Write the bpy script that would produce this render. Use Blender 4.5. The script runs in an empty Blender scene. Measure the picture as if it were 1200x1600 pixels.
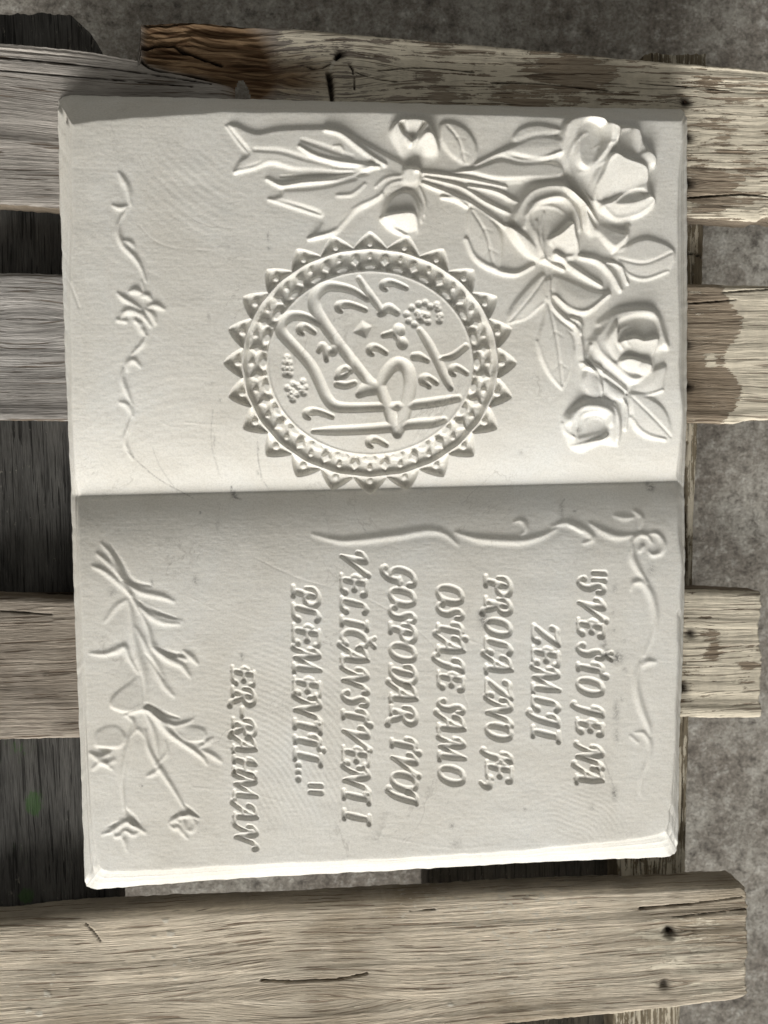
import bpy, math, random
import numpy as np
from mathutils import Matrix, Vector
rng = np.random.default_rng(7); random.seed(7)
S = bpy.context.scene

# ------------------------------------------------------------------ camera
# world: x to the right, y up the picture, z towards the camera; z = 0 is the top of the pallet planks. metres.
F = 1610.2
d1 = np.array([15589.4, -318.45, F]); d1 /= np.linalg.norm(d1)          # world +x in camera axes (x right, y down, z forward)
d2 = np.array([263.19, 21025.98, F]); d2 /= np.linalg.norm(d2)          # world -y
d2 -= d1*d1.dot(d2); d2 /= np.linalg.norm(d2)
d3 = np.cross(d1, d2)                                                   # world -z
RW = np.array([d1, -d2, -d3])                                           # rows: world axes in camera axes; world = RW @ cam
HGT = 0.668
def unproj(px, py, z):
    px, py = np.asarray(px, float), np.asarray(py, float)
    r = np.stack([(px-600)/F, (py-800)/F, np.ones_like(px+py)], -1) @ RW.T
    t = (np.asarray(z, float) - HGT)/r[..., 2]
    return np.stack([r[..., 0]*t, r[..., 1]*t, r[..., 2]*t + HGT], -1)
cam_d = bpy.data.cameras.new('camera'); cam = bpy.data.objects.new('camera', cam_d)
S.collection.objects.link(cam); S.camera = cam
Mx = Matrix.Identity(4)
for c, v in enumerate(((1, 0, 0), (0, -1, 0), (0, 0, -1))):
    w = RW @ np.array(v, float)
    for r in range(3): Mx[r][c] = w[r]
Mx[2][3] = HGT
cam.matrix_world = Mx
cam_d.sensor_fit = 'VERTICAL'; cam_d.sensor_height = 24; cam_d.lens = 24*F/1600
cam_d.clip_start = 0.02; cam_d.clip_end = 50
cam_d.dof.use_dof = True; cam_d.dof.focus_distance = 0.652; cam_d.dof.aperture_fstop = 5.0
S.render.resolution_x = 768; S.render.resolution_y = 1024

# ------------------------------------------------------------------ light
W = bpy.data.worlds.new('World'); S.world = W; W.use_nodes = True
nt = W.node_tree; bg = nt.nodes['Background']
SUN_EL, SUN_AZ = math.radians(23.5), math.radians(189)    # azimuth from +y clockwise: light comes from the foot of the picture
sky = nt.nodes.new('ShaderNodeTexSky'); sky.sky_type = 'NISHITA'; sky.sun_disc = False
sky.sun_elevation = SUN_EL; sky.sun_rotation = SUN_AZ; sky.dust_density = 3.0; sky.air_density = 1.0
hs = nt.nodes.new('ShaderNodeHueSaturation'); hs.inputs['Saturation'].default_value = 0.10      # hazy, colourless sky
tn = nt.nodes.new('ShaderNodeMix'); tn.data_type = 'RGBA'; tn.blend_type = 'MULTIPLY'; tn.inputs[0].default_value = 1.0; tn.inputs[7].default_value = (1.0, 0.95, 0.835, 1)
nt.links.new(sky.outputs[0], hs.inputs['Color']); nt.links.new(hs.outputs[0], tn.inputs[6])
nt.links.new(tn.outputs[2], bg.inputs[0]); bg.inputs[1].default_value = 0.05
sd = bpy.data.lights.new('sun', 'SUN'); sd.energy = 2.2; sd.angle = math.radians(28); sd.color = (1.0, 0.98, 0.935)
so = bpy.data.objects.new('sun', sd); S.collection.objects.link(so)
dirv = Vector((math.sin(SUN_AZ)*math.cos(SUN_EL), math.cos(SUN_AZ)*math.cos(SUN_EL), math.sin(SUN_EL)))
so.rotation_euler = dirv.to_track_quat('Z', 'Y').to_euler()
S.view_settings.view_transform = 'Standard'; S.view_settings.look = 'None'
S.view_settings.exposure = 0.62; S.view_settings.gamma = 1

# ------------------------------------------------------------------ materials
def mat(name):
    m = bpy.data.materials.new(name); m.use_nodes = True
    t = m.node_tree; b = t.nodes['Principled BSDF']
    return m, t, b
def nd(t, typ, **kw):
    n = t.nodes.new(typ)
    for k, v in kw.items():
        if k.startswith('i_'):
            key = k[2:]; key = int(key) if key.isdigit() else key.replace('_', ' ')
            n.inputs[key].default_value = v
        else: setattr(n, k, v)
    return n
def ramp(t, fac, stops):
    r = t.nodes.new('ShaderNodeValToRGB'); e = r.color_ramp.elements
    while len(e) < len(stops): e.new(0.5)
    for el, (p, c) in zip(e, stops):
        el.position = p; el.color = (*c, 1) if len(c) == 3 else c
    t.links.new(fac, r.inputs[0]); return r
def mix(t, a, b, fac, mode='MIX'):
    n = t.nodes.new('ShaderNodeMix'); n.data_type = 'RGBA'; n.blend_type = mode
    for sock, val in ((n.inputs[0], fac), (n.inputs[6], a), (n.inputs[7], b)):
        if hasattr(val, 'is_output'): t.links.new(val, sock)
        elif isinstance(val, (int, float)): sock.default_value = val
        else: sock.default_value = (*val, 1)
    return n.outputs[2]
def mth(t, op, a, b=0.0, c=None, clamp=False):
    n = t.nodes.new('ShaderNodeMath'); n.operation = op; n.use_clamp = clamp
    for i, v in enumerate((a, b) if c is None else (a, b, c)):
        if hasattr(v, 'is_output'): t.links.new(v, n.inputs[i])
        else: n.inputs[i].default_value = v
    return n.outputs[0]
def noise(t, vec, scale, detail=4, rough=0.55, dist=0.0):
    n = nd(t, 'ShaderNodeTexNoise', i_Scale=scale, i_Detail=detail, i_Roughness=rough, i_Distortion=dist)
    t.links.new(vec, n.inputs['Vector']); return n.outputs['Fac']

def marble_mat():
    m, t, b = mat('white_marble')
    co = nd(t, 'ShaderNodeNewGeometry').outputs['Position']
    cloud = noise(t, co, 9, 5, 0.6, 0.6)
    c = ramp(t, cloud, [(0.30, (0.73, 0.705, 0.65)), (0.52, (0.80, 0.785, 0.745)), (0.72, (0.82, 0.82, 0.80))]).outputs[0]
    # grey veins: thin iso-lines of a warped noise, broken up by a second one
    v1 = noise(t, co, 7, 6, 0.62, 1.2)
    iso = mth(t, 'ABSOLUTE', mth(t, 'SUBTRACT', v1, 0.5))
    line = mth(t, 'SUBTRACT', 1.0, mth(t, 'DIVIDE', iso, 0.008), clamp=True)
    br = ramp(t, noise(t, co, 22, 3), [(0.5, (0, 0, 0)), (0.66, (1, 1, 1))]).outputs[0]
    vein = mth(t, 'MULTIPLY', mth(t, 'MULTIPLY', line, br), 0.42)
    c = mix(t, c, (0.42, 0.40, 0.37), vein)
    # sugar-grain speckle
    sp = ramp(t, noise(t, co, 900, 2, 0.7), [(0.32, (0.88, 0.88, 0.87)), (0.6, (1, 1, 1))]).outputs[0]
    c = mix(t, c, sp, 1.0, 'MULTIPLY')
    # mineral spots
    st = nd(t, 'ShaderNodeAttribute', attribute_name='stain').outputs['Fac']
    brk = ramp(t, noise(t, co, 520, 4, 0.8), [(0.42, (0, 0, 0)), (0.54, (1, 1, 1))]).outputs[0]
    c = mix(t, c, (0.16, 0.155, 0.15), mth(t, 'MULTIPLY', st, mth(t, 'ADD', mth(t, 'MULTIPLY', brk, 0.75), 0.2), clamp=True))
    t.links.new(c, b.inputs['Base Color'])
    b.inputs['Roughness'].default_value = 0.62; b.inputs['Specular IOR Level'].default_value = 0.3
    b.inputs['Subsurface Weight'].default_value = 0.06
    b.inputs['Subsurface Radius'].default_value = (1.0, 0.8, 0.6); b.inputs['Subsurface Scale'].default_value = 0.0016
    bm = nd(t, 'ShaderNodeBump', i_Strength=0.32, i_Distance=0.0004)
    h = mth(t, 'ADD', noise(t, co, 1500, 3, 0.8), mth(t, 'MULTIPLY', noise(t, co, 160, 4, 0.6), 0.8))
    # sawing marks that run across the page
    mp = nd(t, 'ShaderNodeMapping'); mp.inputs['Scale'].default_value = (14, 520, 14); t.links.new(co, mp.inputs[0])
    h = mth(t, 'ADD', h, mth(t, 'MULTIPLY', noise(t, mp.outputs[0], 1, 2), 0.5))
    t.links.new(h, bm.inputs['Height']); t.links.new(bm.outputs[0], b.inputs['Normal'])
    return m

def wood_mat(name, light, dark, line, paint=None, sc=1.0, lines=0.75, bump=0.8, fleck=0.0):
    """weathered softwood. UV = (metres along the grain, metres across it, bent round knots)"""
    m, t, b = mat(name)
    uv = nd(t, 'ShaderNodeUVMap', uv_map='grain').outputs[0]
    def grain(sx, sy, det=3, rough=0.55, dist=0.0):
        mp = nd(t, 'ShaderNodeMapping'); mp.inputs['Scale'].default_value = (sx*sc, sy*sc, 1)
        t.links.new(uv, mp.inputs[0]); return noise(t, mp.outputs[0], 1, det, rough, dist)
    broad = grain(7, 46, 5, 0.65, 0.5); mid = grain(17, 470, 3, 0.6, 0.2); fine = grain(34, 1300, 3, 0.7)
    blotch = grain(22, 30, 5, 0.65, 0.3)
    c = mix(t, dark, light, ramp(t, broad, [(0.28, (0, 0, 0)), (0.68, (1, 1, 1))]).outputs[0])
    c = mix(t, c, tuple(x*0.62 for x in light), ramp(t, blotch, [(0.5, (0, 0, 0)), (0.75, (.6, .6, .6))]).outputs[0])
    ln = ramp(t, mid, [(0.36, (1, 1, 1)), (0.44, (0, 0, 0))]).outputs[0]
    ln2 = ramp(t, fine, [(0.36, (1, 1, 1)), (0.5, (0, 0, 0))]).outputs[0]
    crk = ramp(t, grain(17, 560, 3, 0.55, 0.15), [(0.375, (1, 1, 1)), (0.40, (0, 0, 0))]).outputs[0]      # hairline checks
    big = grain(11, 13, 3, 0.55, 0.4)
    c = mix(t, c, ramp(t, big, [(0.34, (0.70, 0.67, 0.63)), (0.5, (1, 1, 1)), (0.68, (1.22, 1.21, 1.20))]).outputs[0], 1.0, 'MULTIPLY')
    lnm = mth(t, 'MAXIMUM', mth(t, 'MULTIPLY', mth(t, 'MAXIMUM', mth(t, 'MULTIPLY', ln, 0.75), mth(t, 'MULTIPLY', ln2, 0.55)), lines), mth(t, 'MULTIPLY', crk, 0.78))
    c = mix(t, c, line, lnm)
    fib = grain(90, 2600, 3, 0.75)
    c = mix(t, c, ramp(t, fib, [(0.3, (0.62, 0.60, 0.57)), (0.65, (1.12, 1.12, 1.12))]).outputs[0], 0.8, 'MULTIPLY')
    hgt = mth(t, 'SUBTRACT', mth(t, 'ADD', mth(t, 'ADD', mth(t, 'MULTIPLY', mid, 0.8), mth(t, 'MULTIPLY', fine, 0.7)), mth(t, 'MULTIPLY', fib, 0.35)), mth(t, 'MULTIPLY', crk, 0.8))
    bl = nd(t, 'ShaderNodeAttribute', attribute_name='bleach').outputs['Fac']
    hsn = nd(t, 'ShaderNodeHueSaturation', i_Saturation=0.30, i_Value=1.22); t.links.new(c, hsn.inputs['Color'])
    c = mix(t, c, mix(t, hsn.outputs[0], (0.96, 0.99, 1.04), 1.0, 'MULTIPLY'), mth(t, 'MULTIPLY', bl, 0.85))
    pa = nd(t, 'ShaderNodeAttribute', attribute_name='paint').outputs['Fac']
    if paint:
        pn = mth(t, 'ADD', mth(t, 'MULTIPLY', grain(38, 120, 6, 0.75), 1.3), mth(t, 'MULTIPLY', mid, 1.1))
        pv = mth(t, 'ADD', mth(t, 'SUBTRACT', pn, 1.20), mth(t, 'MULTIPLY', mth(t, 'SUBTRACT', pa, 0.5), 0.9))
        mask = ramp(t, mth(t, 'ADD', pv, 0.5), [(0.492, (0, 0, 0)), (0.512, (1, 1, 1))]).outputs[0]
        pc = mix(t, paint, tuple(x*0.72 for x in paint), ramp(t, grain(60, 60, 5, 0.7), [(0.45, (0, 0, 0)), (0.7, (1, 1, 1))]).outputs[0])
        c = mix(t, c, pc, mth(t, 'MULTIPLY', mask, 0.92))
        c = mix(t, c, line, mth(t, 'MULTIPLY', crk, 0.7))
        hgt = mth(t, 'ADD', mth(t, 'MULTIPLY', hgt, mth(t, 'SUBTRACT', 1.0, mth(t, 'MULTIPLY', mask, 0.5))), mth(t, 'MULTIPLY', mask, 0.9))
    if fleck:
        fl = ramp(t, mth(t, 'ADD', grain(120, 260, 4, 0.8), mth(t, 'MULTIPLY', grain(6, 9, 2), 0.45)), [(0.86, (0, 0, 0)), (0.90, (1, 1, 1))]).outputs[0]
        c = mix(t, c, (0.62, 0.58, 0.50), mth(t, 'MULTIPLY', fl, fleck))
    # fresh brown breaks, darkened cracks, nail pits and board sides, green algae: their own shapes, carried by the mesh
    raw = nd(t, 'ShaderNodeAttribute', attribute_name='raw').outputs['Fac']
    c = mix(t, c, mix(t, (0.44, 0.30, 0.18), (0.15, 0.088, 0.048), ramp(t, mid, [(0.4, (1, 1, 1)), (0.6, (0, 0, 0))]).outputs[0]), raw)
    darken = nd(t, 'ShaderNodeAttribute', attribute_name='darken').outputs['Fac']
    rn = mth(t, 'MULTIPLY', darken, mth(t, 'ADD', mth(t, 'MULTIPLY', blotch, 1.2), 0.35), clamp=True)
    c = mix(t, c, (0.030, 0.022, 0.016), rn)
    gr = nd(t, 'ShaderNodeAttribute', attribute_name='algae').outputs['Fac']
    c = mix(t, c, (0.07, 0.17, 0.045), mth(t, 'MULTIPLY', ramp(t, mth(t, 'ADD', mth(t, 'MULTIPLY', gr, 0.42), mth(t, 'MULTIPLY', grain(110, 240, 5, 0.8), 1.0)), [(0.70, (0, 0, 0)), (0.86, (1, 1, 1))]).outputs[0], 0.6))
    dp = nd(t, 'ShaderNodeAttribute', attribute_name='drip').outputs['Fac']
    c = mix(t, c, (0.66, 0.62, 0.54), dp)
    t.links.new(c, b.inputs['Base Color'])
    b.inputs['Roughness'].default_value = 0.85; b.inputs['Specular IOR Level'].default_value = 0.2
    bm = nd(t, 'ShaderNodeBump', i_Strength=bump, i_Distance=0.0016)
    t.links.new(hgt, bm.inputs['Height']); t.links.new(bm.outputs[0], b.inputs['Normal'])
    return m

def ground_mat():
    m, t, b = mat('trodden_concrete')
    co = nd(t, 'ShaderNodeNewGeometry').outputs['Position']
    a = noise(t, co, 16, 7, 0.68, 0.2); d = noise(t, co, 95, 6, 0.78, 0.1); f = noise(t, co, 420, 3, 0.8)
    c = ramp(t, a, [(0.3, (0.19, 0.165, 0.142)), (0.5, (0.31, 0.288, 0.258)), (0.7, (0.46, 0.445, 0.41))]).outputs[0]
    c = mix(t, c, (0.60, 0.59, 0.56), ramp(t, d, [(0.52, (0, 0, 0)), (0.68, (.85, .85, .85))]).outputs[0])
    c = mix(t, c, (0.10, 0.09, 0.08), ramp(t, d, [(0.34, (.9, .9, .9)), (0.48, (0, 0, 0))]).outputs[0])
    c = mix(t, c, ramp(t, f, [(0.35, (0.62, 0.60, 0.58)), (0.5, (1, 1, 1)), (0.66, (1.4, 1.4, 1.38))]).outputs[0], 0.8, 'MULTIPLY')
    t.links.new(c, b.inputs['Base Color']); b.inputs['Roughness'].default_value = 0.9
    bm = nd(t, 'ShaderNodeBump', i_Strength=0.4, i_Distance=0.004)
    t.links.new(mth(t, 'ADD', d, mth(t, 'MULTIPLY', f, 0.4)), bm.inputs['Height']); t.links.new(bm.outputs[0], b.inputs['Normal'])
    return m
def plain(name, col, rough, metal=0.0, var=0.3):
    m, t, b = mat(name)
    co = nd(t, 'ShaderNodeNewGeometry').outputs['Position']
    c = mix(t, tuple(x*(1-var) for x in col), tuple(min(1, x*(1+var)) for x in col), noise(t, co, 500, 4, 0.7))
    t.links.new(c, b.inputs['Base Color']); b.inputs['Roughness'].default_value = rough; b.inputs['Metallic'].default_value = metal
    return m
MARBLE = marble_mat()
PAINT = (0.74, 0.68, 0.56)
WOOD_PAINT = wood_mat('flaking_cream_paint_wood', (0.45, 0.38, 0.30), (0.31, 0.255, 0.195), (0.14, 0.105, 0.075), PAINT)
WOOD_GREY = wood_mat('weathered_grey_wood', (0.74, 0.67, 0.56), (0.60, 0.53, 0.43), (0.27, 0.21, 0.155), PAINT, lines=0.6, fleck=0.85)
WOOD_DARK = wood_mat('gap_shaded_dark_wood', (0.17, 0.155, 0.125), (0.06, 0.055, 0.048), (0.015, 0.013, 0.011), lines=0.8, bump=1.0, fleck=0.3)  # dark wood, darkened further: shade of the gaps is put into the colour
WOOD_SIDE = wood_mat('cross_board_wood', (0.42, 0.37, 0.28), (0.28, 0.235, 0.17), (0.10, 0.08, 0.055), PAINT, lines=0.7)
GROUND = ground_mat(); RUST = plain('rusty_iron', (0.07, 0.045, 0.03), 0.7, 0.5, 0.5)

# ------------------------------------------------------------------ helpers
def link(name, me, parent=None, m=None):
    o = bpy.data.objects.new(name, me); S.collection.objects.link(o)
    if parent is not None: o.parent = parent
    if m is not None and me is not None and not me.materials: me.materials.append(m)
    return o
def mesh(name, V, Fc, normals=None, attrs=None, uv=None, smooth=True):
    """numpy mesh: V (n,3), Fc (m,4) quads"""
    me = bpy.data.meshes.new(name); n, k = Fc.shape
    me.vertices.add(len(V)); me.vertices.foreach_set('co', np.ascontiguousarray(V, np.float32).ravel())
    me.loops.add(n*k); me.loops.foreach_set('vertex_index', np.ascontiguousarray(Fc, np.int32).ravel())
    me.polygons.add(n); me.polygons.foreach_set('loop_start', np.arange(0, n*k, k, dtype=np.int32))
    me.polygons.foreach_set('loop_total', np.full(n, k, np.int32))
    if uv is not None:
        l = me.uv_layers.new(name='grain'); l.data.foreach_set('uv', np.ascontiguousarray(uv[Fc.ravel()], np.float32).ravel())
    for key, val in (attrs or {}).items():
        a = me.attributes.new(key, 'FLOAT', 'POINT'); a.data.foreach_set('value', np.ascontiguousarray(val, np.float32))
    me.update(calc_edges=True)
    me.polygons.foreach_set('use_smooth', np.full(n, smooth, bool))
    if normals is not None: me.normals_split_custom_set_from_vertices(np.ascontiguousarray(normals, np.float32))
    return me
def grid_faces(ny, nx):
    i = np.arange(ny*nx).reshape(ny, nx)
    return np.stack([i[:-1, :-1], i[1:, :-1], i[1:, 1:], i[:-1, 1:]], -1).reshape(-1, 4)   # rows go down the picture: faces up
def ip(x, pts):
    p = np.array(pts, float); return np.interp(x, p[:, 0], p[:, 1])
def sm(x): x = np.clip(x, 0, 1); return x*x*(3-2*x)
def catmull(P, n=6, closed=False):
    P = np.array(P, float)
    if len(P) < 3 and not closed: return np.array([P[0]*(1-a)+P[-1]*a for a in np.linspace(0, 1, 4)])
    Q = np.vstack([P[-1], P, P[0], P[1]]) if closed else np.vstack([2*P[0]-P[1], P, 2*P[-1]-P[-2]])
    out = []
    for i in range(1, len(Q)-2):
        p0, p1, p2, p3 = Q[i-1:i+3]
        for a in np.arange(n)/n:
            out.append(0.5*((2*p1)+(-p0+p2)*a+(2*p0-5*p1+4*p2-p3)*a*a+(-p0+3*p1-3*p2+p3)*a**3))
    if not closed: out.append(P[-1])
    return np.array(out)
def blur(A, s):
    r = int(3*s)+1; k = np.exp(-0.5*(np.arange(-r, r+1)/s)**2); k /= k.sum()
    B = np.zeros_like(A); P = np.pad(A, ((r, r), (0, 0)), mode='edge')
    for i, w in enumerate(k): B += w*P[i:i+A.shape[0]]
    P = np.pad(B, ((0, 0), (r, r)), mode='edge'); C = np.zeros_like(A)
    for i, w in enumerate(k): C += w*P[:, i:i+A.shape[1]]
    return C
def vnoise(ny, nx, cy, cx, seed=0):
    """smooth value noise with cells of cy x cx samples"""
    r = np.random.default_rng(seed); gy, gx = int(ny/cy)+3, int(nx/cx)+3
    G = r.random((gy, gx)); y = np.arange(ny)/cy; x = np.arange(nx)/cx
    iy, ix = y.astype(int), x.astype(int); fy, fx = sm(y-iy)[:, None], sm(x-ix)[None]
    a = G[np.ix_(iy, ix)]; b = G[np.ix_(iy, ix+1)]; c = G[np.ix_(iy+1, ix)]; d = G[np.ix_(iy+1, ix+1)]
    return (a*(1-fx)+b*fx)*(1-fy)+(c*(1-fx)+d*fx)*fy

# ------------------------------------------------------------------ ground
def make_ground():
    g = 0.6; n = 161
    x = np.linspace(-1.2, 1.2, n); X, Y = np.meshgrid(x, -x)
    Z = -0.150 + 0.004*vnoise(n, n, 5, 5, 3) + 0.003*vnoise(n, n, 2, 2, 4)
    e = np.maximum(np.abs(X), np.abs(Y)); k = np.where(e > 1.0, 1+(e-1.0)/0.2*24, 1.0)
    V = np.stack([X*k, Y*k, Z], -1).reshape(-1, 3)
    o = link('ground', mesh('ground', V, grid_faces(n, n)), None, GROUND); o['kind'] = 'structure'
make_ground()

# ------------------------------------------------------------------ pallet boards
THK = 0.022; PXM = 0.000412
pallet = bpy.data.objects.new('wooden_pallet', None); S.collection.objects.link(pallet)
pallet['label'] = 'weathered slatted wooden pallet with flaking cream paint under the marble book'
pallet['category'] = 'pallet'
def board(name, x0, x1, top, bot, z, thick, m, step=2.4, vertical=False, knots=(), pits=(), paint=None, raw=None,
          darken=None, algae=None, drips=(), cracks=(), holes=(), wav=0.0005, seed=1, endjag=1.5, label=None, grainslope=None, mid=None, bleach=0.0):
    """board whose outline is measured on the photograph: top(x), bot(x) in picture rows, its face at height z.
    vertical=True swaps the axes (top/bot are then columns as a function of the row)."""
    w = abs(np.mean(bot((x0+x1)/2)-top((x0+x1)/2)))
    nx = int(abs(x1-x0)/step)+2; ny = int(w/(step*0.62))+2
    s = np.linspace(x0, x1, nx)[None].repeat(ny, 0); t = np.linspace(0, 1, ny)[:, None].repeat(nx, 1)
    tt, bb = top(s), bot(s)
    jag_t = (vnoise(1, nx, 9, 60, seed)[0]-.5)*2.6+(vnoise(1, nx, 9, 12, seed+8)[0]-.5)*1.0+(vnoise(1, nx, 9, 2.2, seed+1)[0]-.5)*1.1
    jag_b = (vnoise(1, nx, 9, 60, seed+2)[0]-.5)*2.6+(vnoise(1, nx, 9, 12, seed+18)[0]-.5)*1.0+(vnoise(1, nx, 9, 2.2, seed+3)[0]-.5)*1.1
    q = (tt+jag_t)*(1-t)+(bb+jag_b)*t
    if mid is not None:                            # rows below `mid` do not follow jumps of the upper edge
        mm = mid(s); q = np.where(t < 0.32, (tt+jag_t)*(1-t/0.32)+mm*t/0.32, mm*(1-(t-0.32)/0.68)+(bb+jag_b)*(t-0.32)/0.68)
    je = ((vnoise(1, ny, 9, 3, seed+4)[0]-.5)*2+(vnoise(1, ny, 9, 12, seed+9)[0]-.5)*3)*endjag
    f = (s-x0)/(x1-x0); sx = s + je[:, None]*sm((f-0.97)/0.03) - je[::-1][:, None]*sm((0.03-f)/0.03)
    PX, PY = (q, sx) if vertical else (sx, q)
    P = unproj(PX, PY, z)
    # height of the face
    h = (vnoise(ny, nx, 12, 120, seed+5)-.5)*2*wav*1.5 + (vnoise(ny, nx, 2.0, 60, seed+6)-.5)*wav*0.9
    ed = np.minimum(t*w, (1-t)*w); h -= 0.0022*np.exp(-ed/3.0)
    U = (P[..., 0] if not vertical else P[..., 1]).copy(); V = (P[..., 1] if not vertical else P[..., 0]).copy()
    V += 0.004*(vnoise(ny, nx, 60, 90, seed+7)-.5) + (grainslope(PX, PY) if grainslope else 0)
    for kx, ky, kr in knots:                       # grain bends round a knot
        dx, dy = (PX-kx), (PY-ky)
        if vertical: dx, dy = dy, dx
        V += np.sign(-dy)*-1*PXM*kr*0.9*np.exp(-np.abs(dy)/(kr*1.6))*np.exp(-(dx/(kr*3.0))**2)
    A = {k: np.zeros((ny, nx)) for k in ('paint', 'raw', 'darken', 'algae', 'drip', 'bleach')}
    A['bleach'] = bleach*(1-gs(PX, 560, 260))
    if paint: A['paint'] = paint(PX, PY)
    if raw:
        A['raw'] = raw(PX, PY)
        h -= A['raw']*(0.002+0.009*np.abs(vnoise(ny, nx, 7, 34, seed+11)-.5)*2+0.005*vnoise(ny, nx, 3, 22, seed+12)+0.002*vnoise(ny, nx, 1.5, 8, seed+15))
    if darken: A['darken'] = darken(PX, PY)
    if algae: A['algae'] = algae(PX, PY)
    for kx, ky, r, dep in pits:
        dd = np.hypot(PX-kx, PY-ky)+2.0*(vnoise(ny, nx, 2, 2, seed+13)-.5); g = np.exp(-(dd/r)**2); h -= dep*g
        A['darken'] = np.maximum(A['darken'], np.exp(-(dd/(r*1.25))**2)*1.1)
    for kx, ky, r in drips:
        dd = np.hypot(PX-kx, (PY-ky)*1.3)+r*0.8*(vnoise(ny, nx, 1.5, 1.5, seed+14)-.5)
        A['drip'] = np.maximum(A['drip'], (dd < r)*0.9); h += 0.0004*(dd < r)
    for pts, wd, dep in cracks:
        pp = catmull(pts, 5); D = np.full(PX.shape, 1e9)
        for a, b_ in zip(pp[:-1], pp[1:]):
            ab = b_-a; L = max(ab@ab, 1e-9); tt_ = np.clip(((PX-a[0])*ab[0]+(PY-a[1])*ab[1])/L, 0, 1)
            D = np.minimum(D, np.hypot(PX-a[0]-tt_*ab[0], PY-a[1]-tt_*ab[1]))
        D = D+1.1*(vnoise(ny, nx, 3, 5, seed+31)-.5); g = np.clip(1-D/(wd*(0.55+0.8*vnoise(ny, nx, 12, 14, seed+32))), 0, 1); h -= dep*g; A['darken'] = np.maximum(A['darken'], sm(g*1.4)*0.95)
    P[..., 2] += h
    Fc = grid_faces(ny, nx)
    if vertical: Fc = Fc[:, ::-1]
    if holes:
        fc = Fc; cx = PX.ravel()[fc].mean(1); cy = PY.ravel()[fc].mean(1); keep = np.ones(len(fc), bool)
        for pts in holes:
            pp = catmull(pts, 4, True); ins = np.zeros(len(fc), bool); j = len(pp)-1
            for i in range(len(pp)):
                c1 = (pp[i, 1] > cy) != (pp[j, 1] > cy)
                xx = (pp[j, 0]-pp[i, 0])*(cy-pp[i, 1])/(pp[j, 1]-pp[i, 1]+1e-12)+pp[i, 0]
                ins ^= c1 & (cx < xx); j = i
            keep &= ~ins
        Fc = Fc[keep]
    # rim -> sides -> underside
    idx = np.arange(ny*nx).reshape(ny, nx)
    loop = np.concatenate([idx[0, :-1], idx[:-1, -1], idx[-1, :0:-1], idx[:0:-1, 0]])
    if not vertical: loop = loop[::-1]
    Vt = P.reshape(-1, 3); n0 = len(Vt); Lp = Vt[loop]; m0 = len(loop); rows = [loop]
    extra = []
    K = 5
    for k in range(1, K+1):
        R = Lp.copy(); R[:, 2] = z-0.0015-(thick-0.0015)*k/K
        R[:, :2] += 0.0006*(vnoise(1, m0, 9, 6, seed+20+k)[0][:, None]-.5)
        extra.append(R); rows.append(n0+(k-1)*m0+np.arange(m0))
    if holes:                                       # walls of the holes, so the board keeps its thickness there
        pass
    Vt = np.vstack([Vt]+extra); fs = [Fc]
    for a, b_ in zip(rows[:-1], rows[1:]):
        fs.append(np.stack([a, b_, np.roll(b_, -1), np.roll(a, -1)], 1))
    # flat underside, as a grid of its own corners
    c = [rows[-1][0], rows[-1][nx-1], rows[-1][nx-1+ny-1], rows[-1][2*(nx-1)+ny-1]]
    if not vertical:
        pass
    if not holes: fs.append(np.array([[c[0], c[3], c[2], c[1]]]))
    Fc = np.vstack(fs)
    def ext(a, side=None):
        a = a.ravel(); return np.concatenate([a]+[(a[loop] if side is None else np.full(m0, side)) for _ in range(K)])
    at = {k: ext(v, None if k in ('raw',) else 0.0) for k, v in A.items()}
    at['darken'] = np.concatenate([A['darken'].ravel(), np.full(m0*K, 0.30)])  # sides of every board evenly darker than its face
    vv = np.concatenate([V.ravel()]+[V.ravel()[loop]+0.004*k for k in range(1, K+1)])
    uv = np.stack([ext(U)+seed*3.17, vv+seed*1.31], -1)
    me = mesh(name, Vt, Fc, attrs=at, uv=uv)
    o = link(name, me, pallet, m)
    if label: o['label'] = label
    return o
def lin(*pts): return lambda x: ip(x, pts)
def nail(x, y, z=-0.0030, r=0.0016, tilt=0.2):
    n = 10; c = unproj(x, y, z); a = np.arange(n)/n*2*math.pi
    V = []
    for rr, zz in ((r*0.85, 0.0), (r, -0.0003), (r, -0.0009), (r*0.45, -0.0012), (r*0.42, -0.009)):
        V.append(np.stack([c[0]+rr*np.cos(a), c[1]+rr*np.sin(a), c[2]+zz+tilt*rr*np.sin(a+x)], -1))
    V = np.vstack(V+[c[None]+[0, 0, 0.0001]]); f = []
    for k in range(4):
        for i in range(n): f.append((k*n+i, (k+1)*n+i, (k+1)*n+(i+1) % n, k*n+(i+1) % n))
    me = bpy.data.meshes.new('nail'); me.from_pydata(V.tolist(), [], f+[(i, (i+1) % n, 5*n) for i in range(n)]); me.update()
    return me
def gs(v, c, s): return sm((v-c)/s*0.5+0.5)

def blob(PX, PY, cx, cy, rx, ry): return np.exp(-(((PX-cx)/rx)**2+((PY-cy)/ry)**2))
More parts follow.
